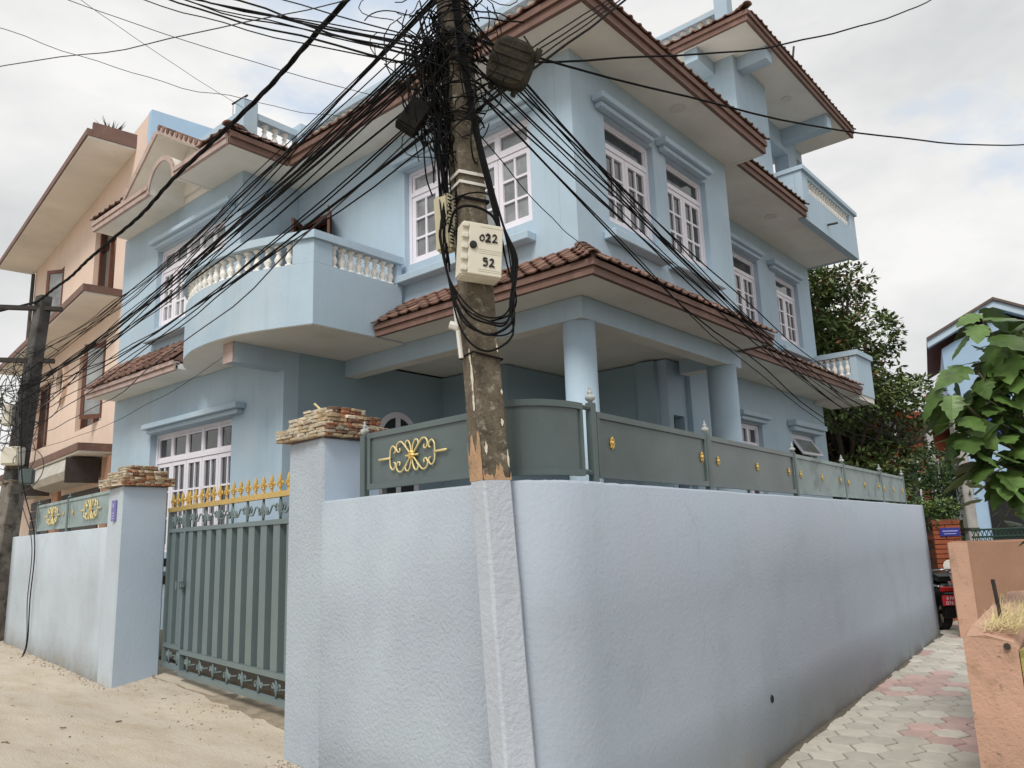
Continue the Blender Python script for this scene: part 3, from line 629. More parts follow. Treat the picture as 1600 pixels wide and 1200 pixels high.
for k, (a, b) in enumerate(zip(LP, LP[1:])):
    t = (b - a).normalized(); fence_panel(lf, a + t * .01, b - t * .03, 1.83, 2.165, FENCEOLD); Fl = Face(b, math.atan2(a.y - b.y, a.x - b.x)); L_ = (b - a).length
    scroll(lf, Fl, L_ * .52, 2.0, .016, 1.15, PALEGOLD)
    q = Fl(L_ - .22 if k == 1 else .2, 2.0, .006); rosette(lf, q, (Fl.o.x, Fl.o.y), .9)

# ================================================================== GATE
Fg = Face((3.72, 7.74), math.atan2(-.99, -.142))
def curl(bm, F, pts, o, r=.008): tube(bm, [F(p.x, p.y, o) for p in spline([(*p, 0) for p in pts], 4)], r, 5)
def fleur(bm, F, u, z, o, s=1.0, flip=1):
    for sx in (1, -1):
        curl(bm, F, [(u, z - flip * .06 * s), (u + sx * .03 * s, z - flip * .01 * s), (u + sx * .065 * s, z + flip * .035 * s), (u + sx * .085 * s, z + flip * .01 * s), (u + sx * .07 * s, z - flip * .015 * s)], o, .008)
    curl(bm, F, [(u, z - flip * .07 * s), (u - .016 * s, z), (u, z + flip * .075 * s), (u + .016 * s, z), (u, z - flip * .07 * s)], o, .009)
    tube(bm, [F(u, z - .085, o), F(u, z + .085, o)], .010, 5)
def gate_leaf(name, label, u0, u1, zb, recess, n_slat, n_spear, scrolls):
    t = thing(name, label, 'gate'); o = -recess
    bm = nb(); w = .042
    for (a, b, c, d) in ((u0, u0 + w, zb, 1.905), (u1 - w, u1, zb, 1.905), (u0 + w, u1 - w, zb, zb + .045), (u0 + w, u1 - w, zb + .185, zb + .225), (u0 + w, u1 - w, 1.705, 1.742)):
        fbox(bm, Fg, a, b, o - .02, o + .02, c, d)
    obj('gate_frame', bm, GATEP, t)
    bm = nb(); fbox(bm, Fg, u0 + w, u1 - w, o - .075, o - .068, zb + .19, 1.74); obj('backing_sheet', bm, FENCE, t)  # same paint as the gate; darker fence colour paints in the recess shade
    for k in range(n_slat):
        sw = (u1 - u0 - 2 * w) / n_slat; a = u0 + w + (k + .5) * sw; bm = nb(); hw = sw * .25
        vs = [Fg(a - hw, z, o - .022) for z in (zb + .226, 1.704)] ; rings = []
        for z in (zb + .226, 1.704):
            rings.append([Fg(a - hw - .006, z, o - .066), Fg(a - hw, z, o + .010), Fg(a + hw, z, o + .010), Fg(a + hw + .006, z, o - .066)])
        loft(bm, rings); bmesh.ops.recalc_face_normals(bm, faces=bm.faces); obj('slat', bm, GATEP, t)
    bm = nb(); fbox(bm, Fg, u0 + .003, u1 - .003, o - .024, o + .026, 1.907, 1.947); gr = obj('gold_rail', bm, GOLD, t)
    for k in range(n_spear):
        u = u0 + (k + .5) * (u1 - u0) / n_spear; bm = nb(); c = Fg(u, 1.947, o)
        lathe(bm, [(.016, 0), (.010, .012), (.009, .03), (.017, .038), (.010, .046), (.010, .06), (.017, .075), (.016, .095), (.009, .125), (.001, .14)], 8, c)
        for sx in (1, -1): tube(bm, [Fg(u + sx * p.x, 1.955 + p.y, o) for p in spline([(0, .035, 0), (.022, .055, 0), (.040, .070, 0), (.050, .054, 0), (.040, .042, 0)], 3)], .0065, 5)
        obj('spear', bm, GOLD, t, smooth=False)
    du = (u1 - u0 - 2 * w) / scrolls
    for k in range(scrolls):
        u = u0 + w + (k + .5) * du; bm = nb(); fleur(bm, Fg, u, 1.823, o, 1.0, 1 if k % 2 == 0 else -1)
        if k < scrolls - 1: curl(bm, Fg, [(u, 1.80), (u + du * .35, 1.79), (u + du * .55, 1.85), (u + du - .08, 1.83)], o, .007)
        obj('upper_scroll', bm, GATEP, t, smooth=True); bm = nb(); fleur(bm, Fg, u, zb + .115, o, .8, -1 if k % 2 else 1)
        if k < scrolls - 1: tube(bm, [Fg(u, zb + .10, o), Fg(u + du * .62, zb + .125, o)], .006, 5)
        obj('lower_scroll', bm, GATEP, t, smooth=True)
    return t
g1 = gate_leaf('main_gate', 'wide grey green slatted metal gate leaf with gold spear tips and scrollwork', .575, 3.40, .425, 0.0, 12, 19, 9)
g2 = gate_leaf('wicket_gate', 'narrow grey green wicket leaf with gold spear tips hinged at the plaque pillar', .02, .565, .445, .03, 2, 4, 2)
bm = nb(); fbox(bm, Fg, .50, .66, .022, .05, 1.20, 1.235); fbox(bm, Fg, .53, .56, .022, .06, 1.185, 1.25); fbox(bm, Fg, .60, .63, .022, .06, 1.185, 1.25); obj('latch', bm, GATEP, g1)
for z in (1.25, 1.42):
    bm = nb(); tube(bm, [Fg(.005, z - .04, .0), Fg(.005, z + .04, .0)], .02, 8); obj('hinge', bm, IRON, g2)
bm = nb(); n_ = 26; rings = []                               # worn concrete threshold under the gate
for k in range(n_ + 1):
    u = 3.45 * k / n_; b = Fg(u, 0, .07 + rnd.uniform(-.02, .03)); c = Fg(u, 0, -.9); d_ = Fg(u, 0, .02)
    rings.append([(b.x, b.y, .20), (b.x, b.y, road_z(b.x, b.y) + .012 + rnd.uniform(-.006, .01)), (d_.x, d_.y, .35 + rnd.uniform(-.01, .006)), (c.x, c.y, .43), (c.x, c.y, .20)])
loft(bm, rings); bmesh.ops.recalc_face_normals(bm, faces=bm.faces); structure(obj('threshold', bm, mat('worn_concrete', (.30, .25, .185), .95, var=.2, vscale=5, bump=1.0, bscale=30, col2=(.22, .19, .13), mask=(.52, .68), mscale=9)))

# ================================================================== THE BLUE HOUSE
house = thing('house', 'two storey light blue house with lilac windows, tiled canopies and balustraded balconies', 'house', (0, 0, 0))
H = -math.pi / 2
F_bay = Face((6.45, 4.48), 0); F_front = Face((6.45, 9.65), H); F_back = Face((10.35, 5.32), 0); F_blk = Face((5.5, 13.5), H)
ZF, ZE = 4.02, 6.90
# upper walls
wall(F_bay, 0, 3.9, ZF, ZE, [(.64, 1.74, 5.04, 6.36), (2.07, 3.19, 5.04, 6.36)], STUCCO, house)
wall(F_front, 0.002, 4.948, ZF, ZE, [(2.42, 4.56, 5.04, 6.36), (.16, .84, 4.12, 6.30)], STUCCO, house)
wall(F_back, .002, 5.65, .42, ZE, [(1.88, 3.0, 5.04, 6.36), (3.80, 4.94, 5.04, 6.36), (1.65, 2.5, 2.0, 3.28), (3.84, 5.0, 2.72, 3.28)], STUCCO, house)
wall(Face((10.35, 4.48), math.pi / 2), .222, .838, ZF, ZE, [], STUCCO, house, t=.2)
wall(Face((16.0, 5.32), math.pi / 2), .002, 8.1, .42, ZE, [], STUCCO, house)
wall(F_blk, 0, 5.02, .2, 3.998, [(1.39, 3.80, 1.5, 3.3)], STUCCO, house)
wall(F_blk, 0, 3.85, 4.002, ZE, [(1.28, 3.42, 5.04, 6.36)], STUCCO, house)
wall(Face((5.5, 9.65), 0), .222, .95, ZF + .1, ZE, [], STUCCO, house)
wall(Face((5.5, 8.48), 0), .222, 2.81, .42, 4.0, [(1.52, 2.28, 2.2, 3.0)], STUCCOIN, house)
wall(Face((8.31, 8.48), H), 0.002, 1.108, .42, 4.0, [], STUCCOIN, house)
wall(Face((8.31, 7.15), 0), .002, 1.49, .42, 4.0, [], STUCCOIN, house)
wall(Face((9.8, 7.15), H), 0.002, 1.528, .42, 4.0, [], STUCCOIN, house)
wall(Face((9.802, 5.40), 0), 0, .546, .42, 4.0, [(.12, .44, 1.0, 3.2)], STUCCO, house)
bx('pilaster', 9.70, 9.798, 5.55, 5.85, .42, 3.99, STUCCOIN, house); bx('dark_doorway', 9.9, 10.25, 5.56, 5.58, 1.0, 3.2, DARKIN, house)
bx('wall', 5.722, 16.0, 13.3, 13.5, .2, ZE, STUCCO, house)
# windows
window(house, F_bay, .64, 1.74, 5.04, 6.36, 2, 3, 2, .29, t_per=1); window(house, F_bay, 2.07, 3.19, 5.04, 6.36, 2, 3, 2, .29, t_per=1)
window(house, F_front, 2.42, 4.56, 5.04, 6.36, 4, 3, 2, .30, glass=GLASS2, t_per=4, ext=(.1, .14))
window(house, F_back, 1.88, 3.0, 5.04, 6.36, 2, 3, 2, .29, t_per=1, ext=(.35, -.02)); window(house, F_back, 3.80, 4.94, 5.04, 6.36, 2, 3, 2, .29, t_per=1, ext=(.35, -.02))
window(house, F_back, 1.65, 2.5, 2.0, 3.28, 2, 2, 1, .32, t_per=2, loff=.02, ext=(.2, .1))
window(house, F_blk, 1.39, 3.80, 1.5, 3.3, 5, 3, 2, .40, t_per=5, loff=-.0, rec=.12, ext=(.0, .34))
window(house, F_blk, 1.28, 3.42, 5.04, 6.36, 5, 3, 2, .33, t_per=5, glass=GLASS2, ext=(.02, .32))
# ventilator with its sash pushed open
bm = nb(); lb = F_back
for (a, b, c, d) in ((3.842, 3.89, 2.722, 3.278), (4.95, 4.998, 2.722, 3.278), (3.89, 4.95, 2.722, 2.77), (3.89, 4.95, 3.23, 3.278)): fbox(bm, lb, a, b, -.15, -.08, c, d)
vent = obj('ventilator_window', bm, LILAC, house)
bm = nb(); fbox(bm, lb, 3.89, 4.95, -.16, -.15, 2.77, 3.23); obj('dark_gap', bm, DARKIN, vent)
bm = nb(); M_ = Matrix.Translation(lb(4.42, 3.22, -.07)) @ Matrix.Rotation(R(-32), 4, 'X')
for (a, b, c, d) in ((-.52, -.47, -.42, 0), (.47, .52, -.42, 0), (-.47, .47, -.42, -.37), (-.47, .47, -.05, 0)): box(bm, a, b, -.015, .015, c, d, M_)
obj('sash', bm, LILAC, vent); bm = nb(); box(bm, -.47, .47, -.003, .003, -.37, -.05, M_); obj('pane', bm, GLASS2, vent)
lb2 = nb(); fbox(lb2, F_back, 3.66, 5.28, .002, .17, 3.38, 3.48); fbox(lb2, F_back, 3.72, 5.2, .002, .11, 3.30, 3.38); bevel(lb2, .008); obj('lintel_moulding', lb2, STUCCO, house)
# arched window under the carport
bm = nb(); Fa = Face((5.5, 8.48), 0); c0 = 1.9
for rr0, rr1, o_ in ((.385, .30, .012),):
    k_ = 16
    for i in range(k_):
        t0, t1 = math.pi * i / k_, math.pi * (i + 1) / k_
        q = [Fa(c0 + rr * math.cos(t), 3.0 + rr * math.sin(t), oo) for rr, t, oo in ((rr0, t0, o_), (rr0, t1, o_), (rr1, t1, o_), (rr1, t0, o_), (rr0, t0, .001), (rr0, t1, .001), (rr1, t1, .001), (rr1, t0, .001))]
        v = [bm.verts.new(p) for p in q]
        for f in ((0, 1, 2, 3), (0, 4, 5, 1), (3, 2, 6, 7)): bm.faces.new([v[j] for j in f])
for a in (-.385, -.04, .30): fbox(bm, Fa, c0 + a, c0 + a + .085, .001, .014, 2.2, 3.0 if a != -.04 else 3.3)
bmesh.ops.recalc_face_normals(bm, faces=bm.faces); aw = obj('arched_window', bm, LILAC, house)
bm = nb(); poly = [(c0 + .3 * math.cos(math.pi * i / 12), 3.0 + .3 * math.sin(math.pi * i / 12)) for i in range(13)] + [(c0 - .3, 2.2), (c0 + .3, 2.2)]
bm.faces.new([bm.verts.new(Fa(u, z, .004)) for u, z in poly]); bmesh.ops.recalc_face_normals(bm, faces=bm.faces); obj('pane', bm, GLASS, aw)
# balcony door, both leaves open
bm = nb(); 
for (a, b, c, d) in ((.162, .22, 4.122, 6.298), (.78, .838, 4.122, 6.298), (.22, .78, 6.24, 6.298)): fbox(bm, F_front, a, b, -.14, .005, c, d)
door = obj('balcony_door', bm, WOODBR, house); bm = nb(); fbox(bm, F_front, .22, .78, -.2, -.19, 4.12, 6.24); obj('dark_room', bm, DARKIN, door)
for hinge, sgn in ((.20, 1), (.80, -1)):
    bm = nb(); p = F_front(hinge, 0, .01); ang = R(-150 if sgn > 0 else -128); M_ = Matrix.Translation(p) @ Matrix.Rotation(ang, 4, 'Z')
    w = .42
    for (a, b, c, d) in ((0, .075, 4.14, 6.22), (w - .075, w, 4.14, 6.22), (.075, w - .075, 4.14, 4.32), (.075, w - .075, 6.13, 6.22), (.075, w - .075, 5.1, 5.22)): box(bm, a, b, -.018, .018, c, d, M_)
    lf_ = obj('door_leaf', bm, WOODBR, door); bm = nb(); box(bm, .075, w - .075, -.006, .006, 4.32, 6.13, M_); obj('pane', bm, GLASS, door)
# floor slab, carport ceiling, beams, columns
bm = nb(); prism(bm, [(5.945, 7.20), (5.945, 3.985), (10.21, 3.985), (10.21, 4.425), (15.55, 4.425), (15.55, 5.31), (10.6, 5.31), (9.78, 8.46), (6.45, 8.46)], ZF, ZF + .10); obj('canopy_slab', bm, SOFFIT, house)
def two_tone(name, x0, x1, y0, y1, z0, z1, parent):
    bm = nb(); box(bm, x0, x1, y0, y1, z0, z1); bm.normal_update()
    for f in bm.faces: f.material_index = 1 if f.normal.z < -.5 else 0
    return obj(name, bm, [STUCCO, SOFFIT], parent)
two_tone('beam', 6.455, 10.3, 4.485, 4.70, 3.78, ZF - .002, house); two_tone('beam', 6.455, 6.67, 4.702, 8.478, 3.78, ZF - .002, house)
two_tone('beam', 10.05, 10.28, 4.702, 5.318, 3.80, ZF - .002, house)
for cx, cy, r_ in ((6.635, 4.665, .175), (10.03, 4.66, .20)):
    bm = nb(); lathe(bm, [(r_, .42), (r_, 3.80)], 36, (cx, cy, 0)); obj('column', bm, STUCCO, house, smooth=True)
# lower tiled canopies
pl_low = [(5.945, 7.19), (5.945, 3.985), (10.21, 3.985)]
can = house
fascia(can, pl_low, 4.0, 4.142); bm = nb(); bar(bm, (10.21, 4.01), (10.21, 4.47), .05, 4.0, 4.14); obj('fascia', bm, FASCIA, can)
tiled_skirt(house, (5.90, 7.19), (5.90, 3.94), (6.44, 7.19), (6.44, 4.47), 4.53, 4.148, True, .18, 4)
tiled_skirt(house, (5.90, 3.94), (10.24, 3.94), (6.44, 4.47), (10.24, 4.47), 4.53, 4.148, True, .18, 4)
hip_caps(house, (5.90, 3.94, 4.153), (6.44, 4.47, 4.545), 4, .058)
bm = nb(); prism(bm, [(5.9, 3.95), (5.96, 3.95), (6.0, 4.0), (5.95, 4.02)], 4.144, 4.175); obj('corner_mortar', bm, FASCIA, house)
fascia(can, [(10.28, 4.425), (15.54, 4.425)], 4.0, 4.15)
tiled_skirt(house, (10.28, 4.39), (15.54, 4.39), (10.28, 5.31), (15.54, 5.31), 4.62, 4.155, True, .21, 3)
# left block canopy
bm = nb(); box(bm, 5.03, 5.498, 10.42, 13.45, ZF, ZF + .08); obj('canopy_slab', bm, SOFFIT, house)
fascia(can, [(5.03, 13.45), (5.03, 10.42)], 4.0, 4.14, material=PALEFASC); tiled_skirt(house, (5.0, 13.45), (5.0, 10.42), (5.49, 13.45), (5.49, 10.42), 4.62, 4.145, True, .2, 3)
# front balcony
bal_pl = [tuple(p.xy) for p in spline([(5.08, 7.28, 0), (4.915, 7.68, 0), (4.745, 8.2, 0), (4.69, 8.8, 0), (4.75, 9.35, 0), (4.92, 9.85, 0), (5.17, 10.28, 0), (5.46, 10.52, 0)], 6)]
outer = [(6.38, 7.28)] + bal_pl
bm = nb(); prism(bm, offset_line(outer, .055) + [(5.49, 10.5), (5.49, 9.8), (6.44, 9.6), (6.44, 7.25)], ZF - .02, ZF + .09); balc = obj('balcony', bm, SOFFIT, house)
bm = nb(); ribbon(bm, outer, .13, ZF - .012, 4.75); obj('parapet', bm, STUCCO, balc)
bm = nb(); ribbon(bm, outer, .21, 5.035, 5.13); obj('rail', bm, STUCCO, balc)
post_a = [(5.30, 7.28), (5.08, 7.28), (4.985, 7.50)]
bm = nb(); ribbon(bm, post_a, .128, 4.752, 5.033); obj('corner_post', bm, STUCCO, balc)
bm = nb(); ribbon(bm, [(6.38, 7.28), (6.30, 7.28)], .128, 4.752, 5.033); obj('end_post', bm, STUCCO, balc)
for p in walk([(5.30, 7.28), (6.30, 7.28)], .13): baluster(balc, (p.x, p.y, 4.752), .281, .05)
for p in walk(bal_pl, .155, .25, .1): baluster(balc, (p.x, p.y, 4.752), .281, .05)
bm = nb(); box(bm, 4.80, 5.498, 8.482, 8.70, 3.75, ZF - .022); bk = obj('cantilever_beam', bm, STUCCO, house); bm = nb(); box(bm, 4.782, 4.798, 8.478, 8.704, 3.746, ZF - .026); obj('beam_end', bm, PALEFASC, bk)
# roof slabs and eaves
bm = nb(); prism(bm, [(5.88, 9.04), (5.88, 3.885), (10.42, 3.885), (10.42, 4.31), (13.19, 4.31), (13.19, 4.445), (16.02, 4.445), (16.02, 13.4), (5.502, 13.4), (5.502, 9.04)], ZE + .001, ZE + .1); obj('roof_slab', bm, SOFFIT, house)
bm = nb(); box(bm, 4.93, 5.50, 9.04, 10.56, ZE, ZE + .09); obj('eave_slab', bm, SOFFIT, house); bm = nb(); box(bm, 4.93, 5.50, 11.34, 13.42, ZE, ZE + .09); obj('eave_slab', bm, SOFFIT, house)
fascia(can, [(5.88, 9.03), (5.88, 3.885), (10.42, 3.885)], 6.885, 7.06, .06); bm = nb(); bar(bm, (10.42, 3.91), (10.42, 4.42), .05, 6.885, 7.05); obj('fascia', bm, SOFFIT, can)
fascia(can, [(10.46, 4.31), (13.19, 4.31)], 6.885, 7.04, .06)
fascia(can, [(4.93, 9.04), (5.85, 9.04)], 6.885, 7.05, .06)
fascia(can, [(4.93, 10.55), (4.93, 9.07)], 6.885, 7.04, .04, material=PALEFASC); fascia(can, [(4.93, 13.42), (4.93, 11.35)], 6.885, 7.04, .04, material=PALEFASC)
for a, b, wa, wb in (((5.83, 9.03), (5.83, 3.84), (6.42, 9.6), (6.42, 4.45)), ((5.83, 3.84), (10.45, 3.84), (6.42, 4.45), (10.45, 4.45)), ((10.46, 4.27), (13.2, 4.27), (10.46, 4.9), (13.2, 4.9)),
                     ((4.90, 9.0), (5.83, 9.0), (5.47, 9.62), (6.40, 9.62)), ((4.90, 9.8), (4.90, 9.0), (5.47, 9.8), (5.47, 9.62)), ((4.90, 13.42), (4.90, 12.2), (5.47, 13.42), (5.47, 12.2))):
    tiled_skirt(house, a, b, wa, wb, 7.46, 7.065, False, .2, 3)
hip_caps(house, (5.83, 3.84, 7.085), (6.42, 4.45, 7.47), 4); hip_caps(house, (4.90, 9.0, 7.085), (5.47, 9.62, 7.47), 4)
# arch and gable over the left block
bm = nb(); rings = []; ro, ri = .435, .375; n_ = 18
for i in range(n_ + 1):
    t = math.pi * i / n_; cy, cz = 10.95, 6.89
    rings.append([(x, cy - rr * math.cos(t), cz + rr * 1.08 * math.sin(t)) for x, rr in ((4.915, ri), (4.915, ro), (5.50, ro), (5.50, ri))])
loft(bm, rings); bmesh.ops.recalc_face_normals(bm, faces=bm.faces); gab = obj('arch_vault', bm, SOFFIT, house, smooth=False)
bm = nb(); rings = []
for i in range(n_ + 1):
    t = math.pi * i / n_; rings.append([(x, 10.95 - rr * math.cos(t), 6.89 + rr * 1.08 * math.sin(t)) for x, rr in ((4.895, .37), (4.895, .445), (4.914, .445), (4.914, .37))])
loft(bm, rings); bmesh.ops.recalc_face_normals(bm, faces=bm.faces); obj('arch_edge', bm, PALEFASC, gab)
bx('arch_back', 5.47, 5.498, 10.58, 11.32, 6.893, 7.29, SOFFIT, gab)
def slab3(bm, p, q, x0, x1, t):           # sloping slab from p to q (y,z), between x0 and x1
    d = Vector((q[0] - p[0], q[1] - p[1])).normalized(); n = Vector((-d.y, d.x)) * t
    if n.y < 0: n = -n
    L_ = [(p[0], p[1]), (q[0], q[1]), (q[0] + n.x, q[1] + n.y), (p[0] + n.x, p[1] + n.y)]
    loft(bm, [[(x, y, z) for y, z in L_] for x in (x0, x1)])
bm = nb(); slab3(bm, (9.80, 7.05), (11.12, 7.80), 4.91, 6.3, .06); slab3(bm, (12.22, 7.0), (11.12, 7.80), 4.911, 6.301, .06); bmesh.ops.recalc_face_normals(bm, faces=bm.faces); gb = obj('gable_roof', bm, SOFFIT, house)
bm = nb(); slab3(bm, (9.78, 7.06), (11.14, 7.83), 4.885, 4.909, .10); slab3(bm, (12.24, 7.0), (11.14, 7.81), 4.884, 4.908, .10); bmesh.ops.recalc_face_normals(bm, faces=bm.faces); obj('barge_board', bm, PALEFASC, gb)
bm = nb(); loft(bm, [[(x, 9.9, 7.0), (x, 12.15, 7.0), (x, 11.12, 7.79)] for x in (5.42, 5.46)]); bmesh.ops.recalc_face_normals(bm, faces=bm.faces); obj('gable_panel', bm, SOFFIT, gb)
for k in range(9):
    f = (k + .5) / 9; bm = nb(); a = Vector((5.2, 9.78 + 1.34 * f, 7.15 + .77 * f)); tube(bm, [(4.87, a.y, a.z), (6.2, a.y, a.z)], .045, 8); obj('roll_tile', bm, TERRA, gb)
# roof parapets
for pl, e in (([(6.5, 9.55), (6.5, 4.55)], (.2, .2)), ([(5.56, 13.3), (5.56, 9.86)], (.1, .1)), ([(5.7, 9.72), (6.4, 9.72)], (.08, .1)), ([(6.6, 4.55), (10.3, 4.55)], (.1, .1))):
    balustrade(house, pl, 7.45, 7.88, 7.005, .17, e)
for x, y, z in ((5.57, 9.73, 8.04), (6.5, 9.66, 7.98), (6.5, 4.55, 7.98), (5.56, 11.6, 7.95), (6.5, 7.1, 7.95)): bx('parapet_post', x - .12, x + .12, y - .12, y + .12, 7.0, z, STUCCO, house, .012)
bm = nb(); tube(bm, [(5.6, 9.9, 7.9), (5.6, 9.9, 8.20)], .012, 6); tube(bm, [(5.6, 9.78, 8.20), (5.6, 10.2, 8.23)], .018, 6); tube(bm, [(5.6, 10.18, 8.2), (5.6, 10.17, 7.75)], .005, 5); obj('rooftop_pipe', bm, IRON, house)
# far right corner balcony
bm = nb(); box(bm, 15.56, 16.5, 4.46, 5.318, 3.93, 4.03); fb = obj('balcony', bm, SOFFIT, house)
bx('parapet', 15.56, 16.5, 4.44, 4.56, 4.032, 4.80, STUCCO, fb); bx('parapet', 15.56, 15.68, 4.562, 5.317, 4.032, 4.42, STUCCO, fb); bx('rail', 15.53, 15.70, 4.562, 5.317, 4.80, 4.90, STUCCO, fb); bx('rail', 15.53, 16.53, 4.40, 4.56, 4.802, 4.902, STUCCO, fb)
bx('parapet', 16.38, 16.5, 4.562, 6.2, 4.032, 4.9, STUCCO, fb)
for k in range(6): baluster(fb, (15.62, 4.63 + k * .125, 4.42), .38, .055)
# third floor balcony
Fb3 = Face((13.2, 4.31), 0); b3 = wall(Fb3, 0, 2.95, 6.86, 7.79, [(.30, 2.62, 7.44, 7.72)], STUCCO, house, .13, 'balcony')
bx('rail', 13.17, 16.18, 4.26, 4.48, 7.791, 7.87, STUCCO, b3)
for k in range(17): baluster(b3, (13.57 + k * .135, 4.375, 7.44), .28, .045)
Fb3l = Face((13.2, 5.32), H); wall(Fb3l, 0, .877, 7.0, 7.79, [(.08, .42, 7.40, 7.72)], STUCCO, b3, .13, 'parapet'); bx('rail', 13.17, 13.36, 4.482, 5.32, 7.791, 7.87, STUCCO, b3)
for k in range(2): baluster(b3, (13.265, 5.0 + k * .14, 7.40), .32, .05)
bx('parapet', 16.03, 16.15, 4.442, 6.4, 6.9, 7.79, STUCCO, b3)
bm = nb(); tube(bm, [(14.35, 4.32, 7.08), (14.33, 4.12, 7.06)], .022, 8); obj('drain_spout', bm, CONC2, b3)
# stair tower on the roof
tw = bx('tower', 12.1, 13.5, 4.9, 5.6, 7.001, 9.799, STUCCO, house)
bx('tower_wall', 12.102, 16.1, 5.9, 9.0, 7.002, 9.798, STUCCO, tw); wall(Face((13.502, 5.32), 0), 0, 2.6, 7.0, 9.798, [(.4, 2.1, 7.01, 9.35)], STUCCO, tw, .3)
bx('tower_door', 13.95, 15.55, 5.66, 5.70, 7.01, 9.34, LILAC, tw)
bx('window_bar', 12.04, 12.09, 5.95, 6.9, 8.9, 9.0, SMOOTHP, tw); bx('stair_window', 12.07, 12.10, 6.0, 6.85, 7.9, 8.9, GLASS2, tw)
bm = nb(); box(bm, 11.36, 16.75, 4.30, 9.2, 9.80, 9.9); ts = obj('tower_roof', bm, SOFFIT, tw)
fascia(tw, [(11.36, 9.2), (11.36, 4.30), (16.75, 4.30)], 9.78, 9.95, .06); tiled_skirt(house, (11.31, 9.2), (11.31, 4.26), (12.05, 9.2), (12.05, 4.9), 10.38, 9.955, False, .2, 3); tiled_skirt(house, (11.31, 4.26), (16.8, 4.26), (12.05, 4.9), (16.8, 4.9), 10.38, 9.955, False, .2, 3)
hip_caps(tw, (11.31, 4.26, 9.98), (12.05, 4.9, 10.40), 5)
bx('bracket', 12.25, 12.5, 4.36, 4.898, 9.56, 9.798, STUCCO, tw); bx('bracket', 11.45, 12.098, 5.25, 5.5, 9.56, 9.798, STUCCO, tw); bx('bracket', 15.3, 15.55, 4.36, 5.318, 9.5, 9.798, STUCCO, tw); bx('bracket', 16.1, 16.7, 5.4, 5.65, 9.56, 9.798, STUCCO, tw)
balustrade(house, [(12.14, 9.0), (12.14, 5.1)], 10.38, 10.8, 9.902, .18, (.1, .1)); bx('parapet_post', 12.02, 12.26, 4.88, 5.12, 9.902, 11.15, STUCCO, tw)
bm = nb(); tube(bm, [(13.9, 4.5, 10.1), (14.05, 4.45, 10.72)], .02, 6); tube(bm, [(13.95, 4.48, 10.2), (13.8, 4.5, 10.14)], .03, 6); obj('rooftop_pipe', bm, IRON, tw)
# round ceiling lights
for x, y, z in ((8.43, 4.20, ZE), (12.75, 4.75, ZE), (14.2, 4.75, 9.80), (7.6, 7.0, ZF)):
    bm = nb(); lathe(bm, [(.10, -.001), (.10, -.012), (.085, -.018), (.08, -.010), (.02, -.010)], 20, (x, y, z)); obj('ceiling_light', bm, LAMPW, house)

# ================================================================== THE PEACH HOUSE
ph = thing('house', 'peach three storey house with brown ledges, brown casements and a shop awning below', 'house')
Fp0 = Face((5.64, 13.62), 0); Fp0.u = Vector((.13, .9915, 0)).normalized(); Fp0.o = Vector((-Fp0.u.y, Fp0.u.x, 0)); Fp = Fp0
def pwall(u0, u1, z0, z1, holes, name='wall', t=.2):
    w = wall(Fp, u0, u1, z0, z1, holes, PEACH, ph, t, name); b_ = nb(); b_.from_mesh(w.data); bmesh.ops.recalc_face_normals(b_, faces=b_.faces); b_.to_mesh(w.data); b_.free()
def pbox(name, u0, u1, o0, o1, z0, z1, material, parent=None):
    bm = nb(); fbox(bm, Fp, u0, u1, o0, o1, z0, z1); bmesh.ops.recalc_face_normals(bm, faces=bm.faces); return obj(name, bm, material, parent or ph)
WN = [(1.15, 3.05, 3.90, 5.42, 1), (5.5, 7.0, 3.90, 5.42, 0), (.95, 2.5, 6.35, 8.0, 0), (5.1, 6.6, 6.35, 8.0, 1)]
pwall(0, 8.4, 0.2, 8.78, [w[:4] for w in WN])
pbox('core', .05, 8.35, -6, -.6, .2, 8.7, PEACH)
for (u0, u1, z0, z1, op) in WN:
    bm = nb(); b = .07
    for (a, c, d, e) in ((u0, u0 + b, z0, z1), (u1 - b, u1, z0, z1), (u0 + b, u1 - b, z0, z0 + b), (u0 + b, u1 - b, z1 - b, z1), ((u0 + u1) / 2 - .035, (u0 + u1) / 2 + .035, z0 + b, z1 - b), (u0 + b, u1 - b, z1 - .45, z1 - .40)):
        fbox(bm, Fp, a + .002, c - .002, -.16, -.09, d + .002, e - .002)
    bmesh.ops.recalc_face_normals(bm, faces=bm.faces); wn_ = obj('window', bm, WOODBR, ph)
    pbox('curtain', u0 + b, (u0 + u1) / 2, -.20, -.19, z0, z1, CURTAIN, wn_); pbox('pane', (u0 + u1) / 2, u1 - b, -.16, -.15, z0, z1, GLASS, wn_)
    if op:
        hg = Fp(u0 + .08, 0, -.05); ang = math.atan2(Fp.u.y, Fp.u.x) + R(38); M_ = Matrix.Translation(hg) @ Matrix.Rotation(ang, 4, 'Z'); bm = nb(); w = .48
        for (a, c, d, e) in ((0, .07, z0 + .05, z1 - .05), (w - .07, w, z0 + .05, z1 - .05), (.07, w - .07, z0 + .05, z0 + .13), (.07, w - .07, z1 - .13, z1 - .05)): box(bm, a, c, -.02, .02, d, e, M_)
        cs = obj('casement', bm, WOODBR, wn_); bm = nb(); box(bm, .07, w - .07, -.004, .004, z0 + .13, z1 - .13, M_); obj('pane', bm, GLASS2, wn_)
bm = nb(); rings = []
for i in range(29):
    t = 2 * math.pi * i / 28; rings.append([Fp(4.3 + rr * math.cos(t), 5.12 + rr * 1.15 * math.sin(t), oo) for rr, oo in ((.30, .0), (.30, .09), (.38, .09), (.38, .0))])
loft(bm, rings, True, False); bmesh.ops.recalc_face_normals(bm, faces=bm.faces); rw = obj('round_window', bm, PEACH, ph)
